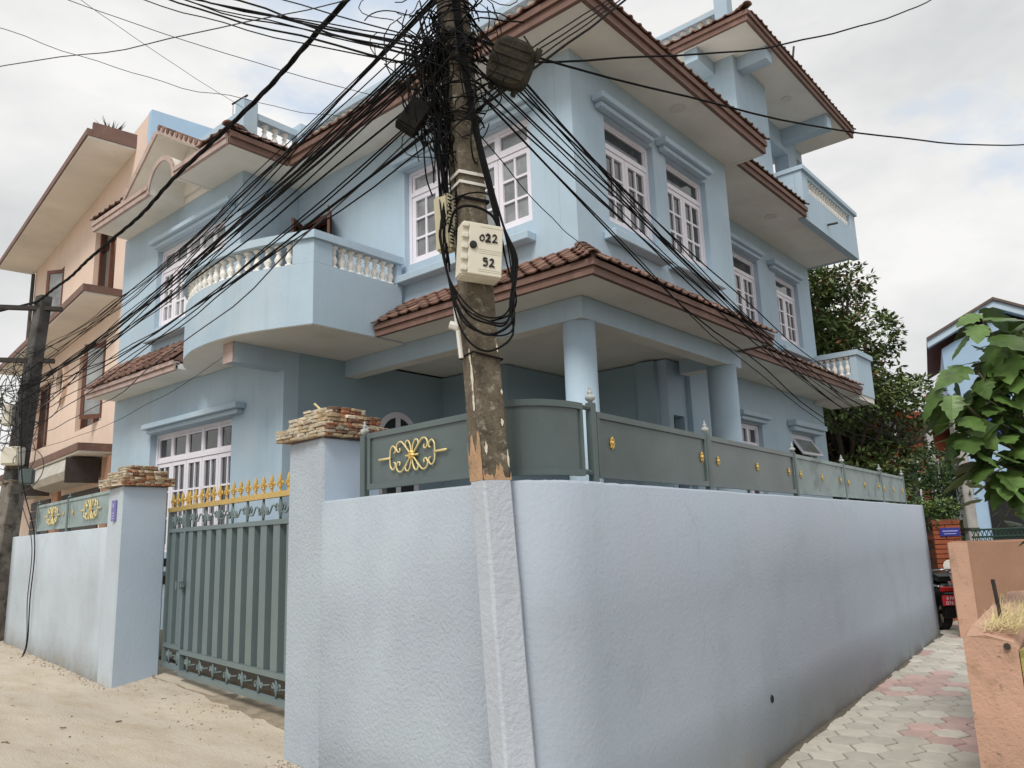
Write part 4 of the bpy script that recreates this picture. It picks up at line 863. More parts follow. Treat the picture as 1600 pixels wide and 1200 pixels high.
bm = nb(); bm.faces.new([bm.verts.new(Fp(4.3 + .3 * math.cos(2 * math.pi * i / 24), 5.12 + .345 * math.sin(2 * math.pi * i / 24), .01)) for i in range(24)]); bmesh.ops.recalc_face_normals(bm, faces=bm.faces); obj('pane', bm, GLASS, rw)
for nm, u0, u1, pr, z in (('roof_eave', .05, 8.6, .80, 8.76), ('ledge', .3, 8.4, .62, 5.98), ('ledge', .3, 8.4, .52, 3.20)):
    e_ = pbox(nm, u0, u1, .002, pr, z, z + .07, SOFFIT); pbox('edge_band', u0 - .02, u1 + .02, pr - .06, pr + .03, z + .03, z + .16, FASCIA, e_)
    pbox('end_band', u0 - .03, u0 + .04, .002, pr - .062, z + .03, z + (.30 if nm == 'roof_eave' else .16), FASCIA, e_); pbox('top_slab', u0, u1, .004, pr - .06, z + .072, z + .12, FASCIA, e_)
pbox('roof_parapet', .12, .3, -3.0, -.25, 8.80, 9.72, HOUSEBLUE); pbox('roof_parapet_front', .302, 1.7, -.45, -.25, 8.80, 9.70, PEACH); pbox('end_strip', -.14, -.003, -.2, .03, 3.0, 6.75, SMOOTHP)
# shop awning box and shutter below
for u0, u1 in ((.9, 3.6), (4.6, 6.4)):
    bm = nb(); rings = []
    for u in (u0, u0 + (u1 - u0) * .33, u0 + (u1 - u0) * .66, u1): rings.append([Fp(u, 3.17, .05), Fp(u, 3.17, .50), Fp(u, 2.92 + rnd.uniform(-.02, .02), .60), Fp(u, 2.80, .52), Fp(u, 2.72, .2), Fp(u, 2.78, .05)])
    loft(bm, rings); bmesh.ops.recalc_face_normals(bm, faces=bm.faces); aw = obj('rolled_awning', bm, AWNING, ph); pbox('awning_end', u0 - .03, u0 - .002, .05, .58, 2.73, 3.17, SHUTTER, aw)
    for k in range(9): pbox('shutter_slat', u0, u1, .004, .03, .9 + k * .2, .9 + k * .2 + .17, SHUTTER)
pbox('shop_pier', .15, .6, .003, .06, .2, 3.15, PEACH3); pbox('shop_pier', 3.75, 4.3, .003, .06, .2, 3.15, PEACH3)
bm = nb(); tube(bm, [Fp(8.35, .3, .06), Fp(8.35, 8.7, .06)], .045, 8); obj('downpipe', bm, CONC2, ph)
bm = nb(); lathe(bm, [(.45, 0), (.5, .1), (.5, .9), (.42, 1.05), (.15, 1.1)], 18, Fp(6.3, 8.85, -.2)); tag(obj('water_tank', bm, CONC2), 'dark round water tank peeping over the peach house eave', 'tank')
pp = thing('potted_plant', 'spiky dry plant on the peach house roof edge', 'plant', Fp(.62, 8.96, .30)); pp.scale = (.95, .95, .95); bm = nb()
lathe(bm, [(.12, -.02), (.16, .16), (.14, .16), (.10, .15)], 12); obj('pot', bm, PEACH3, pp); bm = nb()
for k in range(46):
    a = rnd.uniform(0, 6.28); e = rnd.uniform(.1, 1.25); l = rnd.uniform(.25, .55); d = Vector((math.cos(a) * math.sin(e), math.sin(a) * math.sin(e), math.cos(e))); s_ = d.cross(Vector((0, 0, 1))).normalized() * .014
    p0 = Vector((0, 0, .14)); p1 = p0 + d * l * .6; p2 = p0 + d * l + Vector((0, 0, -.06 * e))
    v = [bm.verts.new(q) for q in (p0 - s_, p0 + s_, p1 + s_, p1 - s_, p2)]; bm.faces.new(v[:4]); bm.faces.new((v[3], v[2], v[4]))
obj('leaf_blades', bm, mat('dry_grey_green_leaf', (.10, .10, .05), .8, var=.3), pp)

# ================================================================== POLES
def P(z): return Vector((2.66 - .033 * z, 2.28 + .0401 * z, z))
def Q(z): return Vector((3.75 + .048 * z, 12.88 - .051 * z, z))
rv = Vector((.646, -.763, 0)); vv = Vector((.763, .646, 0))
def pole_shaft(name, f, z0, z1, h0, h1, rot, material, parent, n=10, jit=.0):
    bm = nb(); rings = []
    for k in range(n + 1):
        z = z0 + (z1 - z0) * k / n; c = f(z); h = h0 + (h1 - h0) * k / n; ch = h * .16; q = []
        for sx, sy in ((1, -1), (1, 1), (-1, 1), (-1, -1)):
            for ax, ay in (((h - 0) * sx, (h - ch) * sy), ((h - ch) * sx, h * sy)) if sx * sy > 0 else (((h - ch) * sx, h * sy), (h * sx, (h - ch) * sy)):
                q.append(c + Matrix.Rotation(rot, 3, 'Z') @ Vector((ax + rnd.uniform(-jit, jit), ay + rnd.uniform(-jit, jit), 0)))
        rings.append(q)
    loft(bm, rings); bmesh.ops.recalc_face_normals(bm, faces=bm.faces); return obj(name, bm, material, parent)
pole = thing('utility_pole', 'stained leaning concrete utility pole rising out of the wall corner, wrapped in cables', 'utility pole')
ROT = R(-21.7); HW = .069
pole_shaft('shaft', P, 1.80, 7.6, HW, HW * .86, ROT, CONC, pole, 40, .0015); pole_shaft('painted_foot', P, -.05, 1.799, HW * 1.06, HW * 1.03, ROT, POLEPAINT, pole, 12, .002)
def pole_pt(a, b, z): return P(z) + Matrix.Rotation(ROT, 3, 'Z') @ Vector((a, b, 0))   # local: -y is the right face, -x the left face
bm = nb()                                                   # raw render left bare above the painted foot, with a ragged upper edge
for face, h_of in ((1, lambda u: .17 + .05 * math.sin(u * 90)), (0, lambda u: .035 + .03 * math.sin(u * 70 + 1))):
    us = [-HW + 2 * HW * i / 16 for i in range(17)]; hs = [max(.008, h_of(u) + rnd.uniform(-.02, .02)) for u in us]
    for k in range(16):
        q = [(us[k], 1.80), (us[k + 1], 1.80), (us[k + 1], 1.80 + hs[k + 1]), (us[k], 1.80 + hs[k])]
        bm.faces.new([bm.verts.new(pole_pt(-HW - .0025, u, zz) if face else pole_pt(u, -HW - .0025, zz)) for u, zz in q])
bmesh.ops.remove_doubles(bm, verts=bm.verts, dist=.0003); obj('raw_render', bm, RAWCLAY, pole)
for (zc, t, hh, ww, face) in ((2.27, -.038, .10, .013, 1), (2.15, -.035, .05, .016, 1), (2.37, -.03, .03, .010, 1), (1.94, -.045, .030, .008, 0), (2.06, .045, .018, .008, 0), (1.89, .060, .045, .005, 0), (2.40, .05, .02, .006, 0), (2.2, .055, .015, .005, 0)):
    bm = nb(); q = [(t + ww * math.cos(a) * rnd.uniform(.45, 1.25), zc + hh * math.sin(a) * rnd.uniform(.55, 1.15)) for a in [2 * math.pi * i / 15 for i in range(15)]]
    bm.faces.new([bm.verts.new(pole_pt(-HW - .0035, max(-HW, min(HW, u)), zz) if face else pole_pt(max(-HW, min(HW, u)), -HW - .0035, zz)) for u, zz in q]); obj('paint_flake', bm, FLAKE, pole)
def band(z, material, th=.012, g=.004, tilt=.0):
    bm = nb(); c = [(-1, -1), (1, -1), (1, 1), (-1, 1)]; h = HW * (1 - .02 * z) + .006
    rings = [[pole_pt(sx * (h + e), sy * (h + e), z + dz + tilt * sx) for sx, sy in c] for e, dz in ((0, 0), (g, 0), (g, th), (0, th))]
    loft(bm, rings + [rings[0]], True, False); bmesh.ops.recalc_face_normals(bm, faces=bm.faces); return obj('strap', bm, material, pole)
band(3.25, LAMPW, .016); band(3.20, LAMPW, .014); band(2.36, CABLE, .008, tilt=-.012); band(2.92, CABLE, .010); band(3.12, CABLE, .014); band(3.55, IRON, .02); band(4.0, IRON, .03)
bm = nb(); box(bm, -.55, .55, -.03, .03, 4.42, 4.50, Matrix.Translation((P(4.45).x, P(4.45).y, 0)) @ Matrix.Rotation(R(-48), 4, 'Z')); obj('crossarm', bm, IRON, pole)
# far street pole
pole2 = thing('utility_pole', 'dark street pole with two crossarms in front of the peach house', 'utility pole')
pole_shaft('shaft', Q, 2.6, 5.35, .115, .085, R(12), CONC2, pole2, 6, .003); pole_shaft('foot', Q, .2, 2.598, .14, .117, R(12), mat('mottled_concrete', (.20, .18, .155), .95, var=.35, vscale=5, bump=.7, bscale=40, col2=(.07, .06, .05), mask=(.48, .64), mscale=7), pole2, 6, .003)
for z, l in ((5.15, .8), (4.35, 1.0)):
    bm = nb(); c = Q(z); box(bm, -l, .35, -.04, .04, -.03, .03, Matrix.Translation((c.x - .08, c.y, c.z)) @ Matrix.Rotation(R(-35), 4, 'Z')); obj('crossarm', bm, IRON, pole2)
for z in (2.55, 2.75):
    bm = nb(); c = Q(z); lathe(bm, [(.15, 0), (.155, .01), (.155, .03), (.15, .04)], 14, (c.x, c.y, z)); obj('strap', bm, CONC, pole2)
def street_box(label, z, w, h, d, off, material, rot, cat='box'):
    c = Q(z) + rv * off[0] - vv * off[1]; bm = nb(); box(bm, -w / 2, w / 2, -d / 2, d / 2, -h / 2, h / 2, Matrix.Translation((c.x, c.y, z)) @ Matrix.Rotation(rot, 4, 'Z')); bevel(bm, .02)
    t = thing('junction_box', label, cat, (0, 0, 0)); b_ = obj('case', bm, material, t); bm = nb(); box(bm, -w * .38, w * .38, -d / 2 - .012, -d / 2 + .004, -h * .4, h * .4, Matrix.Translation((c.x, c.y, z)) @ Matrix.Rotation(rot, 4, 'Z')); obj('lid', bm, material, b_); return t
street_box('pale square box strapped to the dark street pole', 2.92, .27, .26, .16, (.05, .20), BOXCREAM, R(-50)); street_box('slim pale vertical box hung on the street pole above the square one', 3.52, .13, .32, .12, (-.12, .18), BOXCREAM, R(-50)); street_box('small grey green box beside the street pole by the awning', 2.62, .18, .22, .12, (.30, .20), FENCE, R(-30))
# boxes on the near pole
mb = thing('meter_box', 'cream meter box with handwritten 022 and 52 on the leaning pole', 'meter box', (0, 0, 0))
c = P(2.83) - vv * .135 + rv * .035; MB = Matrix.Translation(c) @ Matrix.Rotation(math.atan2(rv.y, rv.x) + R(20), 4, 'Z') @ Matrix.Rotation(R(4), 4, 'Y') @ Matrix.Diagonal((.88, .9, .9, 1))
# local: x right, -y towards the viewer
bm = nb(); box(bm, -.11, .11, -.045, .055, -.145, .145, MB); bevel(bm, .008, 2); bd = obj('case', bm, BOXCREAM, mb)
bm = nb(); box(bm, -.075, .108, -.056, -.046, -.138, .138, MB); bevel(bm, .004); dr = obj('door', bm, BOXCREAM, mb)
bm = nb()
for k in range(6): box(bm, -.02, .10, -.0575, -.0562, (-.022, -.012, -.002, -.118, -.108, .118)[k], (-.020, -.010, .0, -.116, -.106, .120)[k], MB)
obj('embossed_ribs', bm, mat('cream_shadow_line', (.58, .545, .45), .6), dr)
for k in range(5):
    bm = nb(); box(bm, -.112, -.078, -.060, -.044, -.125 + k * .058, -.100 + k * .058, MB); bevel(bm, .003); obj('hinge', bm, BOXCREAM, bd)
bm = nb(); lathe(bm, [(.020, 0), (.020, .008), (.015, .014), (.005, .015)], 16); bm.transform(MB @ Matrix.Translation((-.052, -.056, .015)) @ Matrix.Rotation(R(90), 4, 'X')); obj('lock_knob', bm, BLACKP, dr)
def stroke(bm, pts, r=.0034): tube(bm, [MB @ Vector((p.x, -.0585, p.y)) for p in spline([(*p, 0) for p in pts], 5)], r, 5)
zero = lambda x, y, s: [(x, y + .012 * s), (x - .010 * s, y), (x - .008 * s, y - .013 * s), (x + .002, y - .016 * s), (x + .010 * s, y - .004 * s), (x + .006 * s, y + .010 * s), (x, y + .012 * s)]
two = lambda x, y, s: [(x - .010 * s, y + .010 * s), (x - .002 * s, y + .018 * s), (x + .007 * s, y + .010 * s), (x + .002 * s, y - .003 * s), (x - .009 * s, y - .017 * s), (x + .002 * s, y - .014 * s), (x + .013 * s, y - .016 * s)]
bm = nb(); stroke(bm, zero(-.006, .062, 1.1)); stroke(bm, two(.026, .062, 1.15), .0052); stroke(bm, two(.062, .064, 1.2), .0036); obj('handwriting', bm, INK, dr)
bm = nb(); stroke(bm, [(.026, -.048), (.008, -.047), (.010, -.062), (.023, -.061), (.026, -.074), (.016, -.086), (.006, -.082)], .0044); stroke(bm, [(.040, -.054), (.050, -.047), (.059, -.055), (.054, -.068), (.040, -.088), (.052, -.083), (.066, -.088)], .004); obj('handwriting', bm, INK, dr)
sb = thing('splitter_box', 'slotted cream plastic case tied to the side of the leaning pole above the meter box', 'box', (0, 0, 0))
c = P(3.02) - rv * .115 - vv * .03; MS = Matrix.Translation(c) @ Matrix.Rotation(math.atan2(rv.y, rv.x) + R(55), 4, 'Z') @ Matrix.Rotation(R(-4), 4, 'Y')
bm = nb(); box(bm, -.035, .035, -.05, .05, -.14, .14, MS); bevel(bm, .015, 2); sbo = obj('case', bm, mat('yellowed_plastic', (.50, .46, .32), .6), sb)
bm = nb()
for k in range(14): box(bm, -.036, -.010, -.0515, -.049, -.115 + k * .0175, -.107 + k * .0175, MS); box(bm, .006, .03, -.0515, -.049, -.115 + k * .0175, -.107 + k * .0175, MS)
obj('vent_slots', bm, DARKIN, sbo)
jb_ = thing('junction_box', 'big dirty olive junction case hung in the cables right of the leaning pole', 'box', (0, 0, 0))
c = P(3.83) + rv * .265 - vv * .06; MJ = Matrix.Translation(c) @ Matrix.Rotation(math.atan2(rv.y, rv.x), 4, 'Z') @ Matrix.Rotation(R(24), 4, 'Y') @ Matrix.Rotation(R(18), 4, 'X')
bm = nb(); rings = []
for y, s_ in ((-.055, .86), (-.045, 1.0), (.045, 1.0), (.055, .9)):
    rings.append([MJ @ Vector((s_ * .105 * (abs(math.cos(t)) ** .55) * (1 if math.cos(t) > 0 else -1), y, s_ * .115 * (abs(math.sin(t)) ** .55) * (1 if math.sin(t) > 0 else -1))) for t in [2 * math.pi * k / 20 + .01 for k in range(20)]])
loft(bm, rings); bmesh.ops.recalc_face_normals(bm, faces=bm.faces); jc = obj('case', bm, BOXRUST, jb_)
bm = nb()
for k in range(4): box(bm, -.085, .085, -.060, -.054, -.07 + k * .045, -.058 + k * .045, MJ)
for k in range(3): box(bm, -.07 + k * .06, -.05 + k * .06, -.02, .02, -.14, -.105, MJ)
box(bm, .095, .125, -.02, .0, .05, .11, MJ); obj('lugs', bm, BOXRUST, jc)
db = thing('junction_box', 'flat black tilted box hanging in the cables left of the leaning pole', 'box', (0, 0, 0))
c = P(3.58) - rv * .225 - vv * .05; MD = Matrix.Translation(c) @ Matrix.Rotation(math.atan2(rv.y, rv.x) + R(12), 4, 'Z') @ Matrix.Rotation(R(32), 4, 'Y')
bm = nb(); box(bm, -.055, .055, -.03, .03, -.10, .08, MD); bevel(bm, .008); dc = obj('case', bm, BOXDARK, db); bm = nb(); box(bm, -.045, .045, -.036, -.028, -.08, .06, MD); obj('lid', bm, BOXDARK, dc)
pc = thing('conduit', 'short white plastic conduit with elbow tied left of the leaning pole', 'pipe', (0, 0, 0)); bm = nb()
tube(bm, [P(2.62) - rv * .098 - vv * .05, P(2.50) - rv * .094 - vv * .05, P(2.36) - rv * .088 - vv * .05], .011, 8); obj('pipe', bm, LAMPW, pc); bm = nb(); tube(bm, [P(2.52) - rv * .13 - vv * .05, P(2.505) - rv * .09 - vv * .05], .019, 8); obj('elbow', bm, LAMPW, pc)

# ================================================================== CABLES
def cable_pts(a, b, sag, n=26, wig=.012, seed=None):
    a, b = Vector(a), Vector(b); r_ = random.Random(seed) if seed is not None else rnd; ph_ = [r_.uniform(0, 6.28) for _ in range(4)]; out = []
    for k in range(n + 1):
        t = k / n; p = a.lerp(b, t); e = min(1, 6 * t, 6 * (1 - t)); p.z -= sag * 4 * t * (1 - t)
        p.z += wig * e * (math.sin(t * 17 + ph_[0]) * .6 + math.sin(t * 41 + ph_[1]) * .4); s_ = wig * e * math.sin(t * 23 + ph_[2]); d = (b - a).cross(Vector((0, 0, 1))).normalized(); p += d * s_; out.append(p)
    return out
def cable(a, b, sag, r, label, group=None, wig=.012, material=CABLE, n=26, name='cable'):
    bm = nb(); tube(bm, cable_pts(a, b, sag, n, wig), r * .78, 5); o = obj(name, bm, material, smooth=True); tag(o, label, 'cable', group); return o
def near(z, a=0.0, b=0.0): return P(z) + rv * a - vv * b
for k in range(19):
    za = 3.50 + .80 * rnd.random(); zb = rnd.choice((3.2, 3.45, 3.65, 3.8, 3.9, 4.05, 4.25, 4.45)) + rnd.uniform(-.12, .12); b = Q(zb) + rv * rnd.uniform(-.25, .2) - vv * rnd.uniform(.1, .25)
    cable(near(za, rnd.uniform(-.10, -.02), rnd.uniform(.03, .1)), b, rnd.uniform(.02, .42), rnd.choice((.0045, .005, .006, .006, .0075)), 'black service cable sagging between the leaning pole and the far street pole', 'cables strung along the road between the two poles', rnd.uniform(.006, .022), CABLEG if k % 9 == 4 else CABLE)
for k in range(7):                                          # tight bundle
    b = Q(3.82 + .02 * k) - vv * .2; cable(near(3.88 + .025 * k, -.08, .08), b, .15 + .012 * k, .0065, 'black cable in the tight bundle between the leaning pole and the far street pole', 'tight cable bundle along the road', .010)
for k in range(12):
    q = k % 6; a = near(4.10 - .045 * k + rnd.uniform(-.03, .03), .07 + .012 * q, .05 + .01 * (k % 4)); b = Vector((17.64 + .02 * q, 3.95 + rnd.uniform(-.25, .25), 3.16 + rnd.uniform(-.22, .3)))
    cable(a, b, .46 + rnd.uniform(-.20, .24) if k < 9 else rnd.uniform(.25, .95), rnd.choice((.005, .006, .007)), 'black cable running from the leaning pole past the right windows into the alley', 'cables running along the alley front of the house', .016 if k < 9 else .03)
for k in range(9):
    a = near(3.80 + .022 * k, -.07, .06); b = Vector((1.53 + rnd.uniform(-.1, .1), 9.03 + rnd.uniform(-.2, .2), 8.3 + rnd.uniform(-.16, .2)))
    cable(a, b, rnd.uniform(.05, .28), rnd.choice((.005, .006, .008)), 'black cable climbing from the leaning pole towards the open sky across the road', 'cables climbing across the road', rnd.uniform(.01, .03))
for k in range(4):
    a = near(3.60 + .05 * k, .08, .05); b = Vector((5.76 + .05 * k, 2.48 + .06 * k, 6.72 + .05 * k)); cable(a, b, .03, .006 if k else .010, 'black cable rising steeply from the leaning pole in front of the upper eave corner', 'cables rising past the upper eave corner', .006)
bm = nb(); cp = cable_pts(P(4.78) + vv * -.08, Q(5.22) - vv * .15, .16, 60, .012, 3)
for ph_ in (0, 2.09, 4.19):
    tw_ = []
    for i, p in enumerate(cp + [Vector((3.9, 14.5, 5.5)), Vector((3.8, 18, 6.0))]):
        t = i * 1.15 + ph_; tw_.append(p + Vector((math.cos(t) * .010, 0, math.sin(t) * .010)))
    tube(bm, tw_, .010, 6)
tag(obj('power_cable', bm, CABLE, smooth=True), 'thick twisted black power cable running over the balcony roof to the street pole top', 'cable')
cable((1.79, 10.26, 8.63), (6.22, 7.36, 7.4), .12, .006, 'single wire coming down out of the sky onto the front parapet', wig=.004)
cable((1.6, 10.5, 8.1), (6.5, 8.6, 7.75), .25, .0055, 'loosely curving single wire landing on the parapet left of the other', wig=.03)
cable((2.3, 8.2, 7.5), (5.6, 9.7, 7.9), .05, .004, 'thin single wire reaching the parapet corner post', wig=.003)
cable(near(4.35, -.05, .05), (1.08, 8.01, 5.62), .12, .0045, 'thin grey wire slanting low across the open sky left of the pole', wig=.01, material=CABLEG)
cable(near(3.86, .07, .06), (9.57, 1.09, 7.68), .28, .0085, 'single wire rising to the right past the tower roof', wig=.012)
cable(near(3.98, .06, .08), (10.3, .22, 5.69), .28, .0085, 'single wire sagging to the right in front of the upper eave', wig=.006)
cable((5.0, 8.9, 3.98), Q(2.95) - vv * .2, .22, .004, 'thin wire from the balcony beam down to the street pole', wig=.01)
cable(near(3.5, .05, .08), (6.4, 4.05, 4.25), .12, .004, 'thin wire dropping from the pole to the canopy corner tiles', wig=.006)
bm = nb(); tube(bm, spline([Q(4.1) - vv * .2, Vector((3.6, 11.6, 2.6)), Vector((3.62, 11.0, 1.75)), Vector((3.61, 10.95, 1.0)), Vector((3.60, 10.9, .45)), Vector((3.45, 10.7, .315))], 8), .007, 5)
tag(obj('cable', bm, CABLE, smooth=True), 'loose cable hanging down the far end of the road wall to the ground', 'cable')
bm = nb(); tube(bm, spline([Q(3.7) - vv * .2, Vector((3.62, 11.7, 2.4)), Vector((3.64, 11.15, 1.7)), Vector((3.63, 11.1, 1.0)), Vector((3.60, 11.0, .36)), Vector((3.3, 11.2, .312)), Vector((2.9, 10.7, .312))], 8), .006, 5)
tag(obj('cable', bm, CABLEG, smooth=True), 'grey loose cable trailing from the road wall end onto the dust', 'cable')
# coil of slack cable below the meter box
for k in range(6):
    r_ = rnd.uniform; d = .03 * k
    pts = [near(3.16 - d, -.10, .07), near(2.95, -.125 - r_(0, .02), .09), near(2.75, -.12, .10), near(2.62 - d * .9 + r_(-.02, .02), -.06 + r_(-.02, .02), .13), near(2.54 - d * 1.0 + r_(-.03, .03), .04 + r_(-.02, .02), .16), near(2.54 - d * .9 + r_(-.03, .03), .14 + r_(-.03, .02), .16), near(2.62 - d * .4 + r_(-.03, .03), .185 + r_(-.03, .03), .14), near(2.80, .18 + r_(-.03, .03), .11), near(3.0, .15, .10), near(3.35, .09, .09), near(3.7, .05, .085)]
    bm = nb(); tube(bm, spline(pts, 8), rnd.choice((.0042, .005, .0065)), 6); tag(obj('cable', bm, CABLE, smooth=True), 'black slack cable looped in a coil under the cream meter box', 'cable', 'coil of slack cable below the meter box')
bm = nb(); tube(bm, spline([near(2.95, -.10, .10), near(3.03, -.06, .16), near(3.045, .02, .17), near(3.0, .11, .15), near(2.9, .14, .12)], 8), .0065, 6); tag(obj('cable', bm, CABLE, smooth=True), 'thick black cable arching over the top of the meter box', 'cable')
# the knot of cables round the pole top: nobody could count it
bm = nb()
for k in range(70):                                        # loops
    z = rnd.choice((3.5, 3.65, 3.8, 3.95, 4.1, 4.3)) + rnd.uniform(-.12, .12); a0 = rnd.uniform(-.30, .16) if k % 3 else rnd.uniform(-.1, .2); rr = rnd.uniform(.05, .16) if k % 4 else rnd.uniform(.14, .26)
    c = near(z, a0, rnd.uniform(.0, .13)); ax = Vector((rnd.gauss(0, 1), rnd.gauss(0, 1), rnd.gauss(0, .5))).normalized(); u = ax.orthogonal().normalized(); w = ax.cross(u); t0 = rnd.uniform(0, 6.28); t1 = t0 + rnd.uniform(2.0, 6.6); ec = rnd.uniform(.6, 1.0)
    tube(bm, [c + (u * math.cos(t) + w * math.sin(t) * ec) * rr * (1 + .25 * math.sin(2.3 * t + k)) for t in [t0 + (t1 - t0) * i / 18 for i in range(19)]], rnd.choice((.0026, .0034, .0042)), 4)
for k in range(70):                                         # strands dropping down the left side
    zt = rnd.uniform(3.5, 4.2); zb = rnd.uniform(2.75, 3.5) if k < 34 else zt - rnd.uniform(.1, .5); a0 = -.105 + rnd.gauss(0, .025) - (0 if k < 34 else rnd.uniform(0, .12)); n_ = 4
    tube(bm, spline([near(zt + (zb - zt) * i / n_, a0 + rnd.gauss(0, .010) + (rnd.uniform(-.12, .1) if i == 0 else 0), .04 + rnd.uniform(-.02, .05)) for i in range(n_ + 1)], 4), rnd.choice((.003, .0038, .0046)), 4)
for k in range(5):                                          # strands down the front of the pole
    a0 = .0 + .012 * k; tube(bm, spline([near(4.6, -.01 + .01 * k, .10), near(4.0, .01 + .008 * k, .10), near(3.5, .05 + .006 * k, .095), near(3.15, .10 + .006 * k, .09), near(2.8, .155, .09), near(2.62, .185, .11), near(2.53, .15, .15), near(2.50, .06, .15)], 6), .0042, 5)
for k in range(26):                                         # tight wraps
    z = rnd.choice((3.14, 3.55, 3.7, 3.85, 3.95, 4.05, 4.2)) + rnd.gauss(0, .04); rr = .098 + rnd.uniform(0, .035); ti = rnd.uniform(-.35, .35)
    tube(bm, [P(z) + Vector((math.cos(t) * rr, math.sin(t) * rr, ti * rr * math.cos(t + k))) for t in [2 * math.pi * i / 16 for i in range(15)]], .0038, 4)
tn = obj('cable_tangle', bm, CABLE, smooth=True, kind='stuff'); tn['label'] = 'dense knot of black cables tangled round the leaning pole top'; tn['category'] = 'cables'
bm = nb()
for k in range(70):
    z = 3.7 + rnd.gauss(0, .35); c = Q(z) + rv * rnd.gauss(0, .16) - vv * rnd.uniform(.05, .3); rr = rnd.uniform(.08, .35); ax = Vector((rnd.gauss(0, 1), rnd.gauss(0, 1), rnd.gauss(0, .5))).normalized(); u = ax.orthogonal().normalized(); w = ax.cross(u); t0 = rnd.uniform(0, 6.28); t1 = t0 + rnd.uniform(1.5, 5)
    tube(bm, [c + (u * math.cos(t) + w * math.sin(t)) * rr for t in [t0 + (t1 - t0) * i / 12 for i in range(13)]], .006, 4)
tn = obj('cable_tangle', bm, CABLEG, smooth=True, kind='stuff'); tn['label'] = 'tangle of cable ends on the far street pole'; tn['category'] = 'cables'

# ================================================================== THE ALLEY'S FAR END AND RIGHT SIDE
lw = thing('low_wall', 'broken peach rendered low wall with straw and an iron rod on top', 'wall', (0, 0, 0))
def lwx(x): return 1.07 + (x - 5.1) * .075
bm = nb(); rings = []
for k in range(13):
    x = 5.1 + 3.0 * k / 12; j = lambda: rnd.uniform(-.012, .012); y = lwx(x); w = .26; zt = .95 + j() - (.03 if k == 0 else 0)
    rings.append([(x, y, -.03), (x, y + j() * .3, .5), (x, y, zt - .018), (x + (.012 if k == 0 else 0), y - .015, zt), (x, y - w * .45, zt + .006 + j()), (x, y - w + .02, zt - .02 + j()), (x, y - w, zt - .07), (x, y - w, .5), (x, y - w, -.03)])
loft(bm, rings); bmesh.ops.recalc_face_normals(bm, faces=bm.faces); obj('rendered_body', bm, PEACH2, lw)
bm = nb(); box(bm, 5.096, 7.9, .73, .805, .02, .86); obj('mossy_edge', bm, MOSS, lw)
bm = nb(); tube(bm, [(5.75, .98, .93), (5.74, .985, 1.08), (5.73, .99, 1.19)], .012, 7); obj('iron_rod', bm, IRON, lw)
bm = nb(); tube(bm, [(5.10, .86, .875), (5.088, .858, .877)], [.016, .018], 9); obj('broken_pipe', bm, IRON, lw)
bm = nb()
for k in range(900):
    x = 5.13 + abs(rnd.gauss(0, .75)); y = lwx(x) - rnd.uniform(.09, .27); z = .955; a = rnd.gauss(-.9, .8); e = rnd.uniform(.05, .4) if k % 9 else rnd.uniform(.6, 1.4); l = rnd.uniform(.04, .13)
    if x > 7.9: continue
    d = Vector((math.cos(a) * math.cos(e), math.sin(a) * math.cos(e), math.sin(e))); s_ = d.cross(Vector((0, 0, 1))).normalized() * .0022; p0 = Vector((x, y, z + rnd.uniform(-.02, .02)))
    bm.faces.new([bm.verts.new(q) for q in (p0 - s_, p0 + s_, p0 + d * l + s_ * .3, p0 + d * l - s_ * .3)])
obj('straw', bm, STRAW, lw, kind='stuff')
pw = thing('garden_wall', 'brown peach garden wall with sloped end face behind the low wall', 'wall', (0, 0, 0))
bm = nb(); prism(bm, [(12.25, 2.60), (12.42, 2.40), (13.2, 1.6), (13.5, 1.7), (12.74, 2.64)], -.02, 1.28); bevel(bm, .02); obj('rendered_body', bm, PEACH3, pw)
bm = nb(); prism(bm, [(12.236, 2.59), (12.41, 2.385), (12.418, 2.396), (12.244, 2.60)], -.02, 1.27); obj('end_face', bm, PEACH2, pw)
gr = thing('railing', 'dark green lattice railing above the brown peach garden wall', 'railing', (0, 0, 0)); bm = nb()
ga, gb_ = Vector((12.75, 2.38)), Vector((13.55, 1.55))
for z in (1.33, 1.43): tube(bm, [(ga.x, ga.y, z), (gb_.x, gb_.y, z)], .014, 6)
obj('rail', bm, GREENP, gr); bm = nb()
for k in range(18):
    p = ga.lerp(gb_, k / 18); q = ga.lerp(gb_, (k + 1) / 18); tube(bm, [(p.x, p.y, 1.26), (q.x, q.y, 1.43)], .006, 5); tube(bm, [(q.x, q.y, 1.26), (p.x, p.y, 1.43)], .006, 5)
obj('lattice', bm, GREENP, gr)
bp = thing('brick_gatepost', 'orange red brick gatepost with a small blue sign and a pale round emblem', 'gatepost', (0, 0, 0))
MBP = Matrix.Translation((14.42, 3.14, 0)) @ Matrix.Rotation(R(-52), 4, 'Z')
bm = nb(); box(bm, -.215, .215, -.19, .22, -.02, 1.60, MBP); obj('mortar_core', bm, mat('dark_mortar', (.12, .06, .04), .95), bp)
bkm = {}
for r_ in range(21):
    xs = [-.22, -.02, .22] if r_ % 2 else [-.22, .10, .22]
    for a, b in zip(xs, xs[1:]):
        key = (a, b)
        if key not in bkm:
            bm = nb(); box(bm, a + .005, b - .005, -.225, .1, 0, .064); bevel(bm, .004); me = bpy.data.meshes.new('brick'); bm.to_mesh(me); bm.free(); me.materials.append(BRICKR); bkm[key] = me
        link('brick', bkm[key], bp, None, MBP @ Matrix.Translation((0, rnd.uniform(-.003, .003), r_ * .0755)))
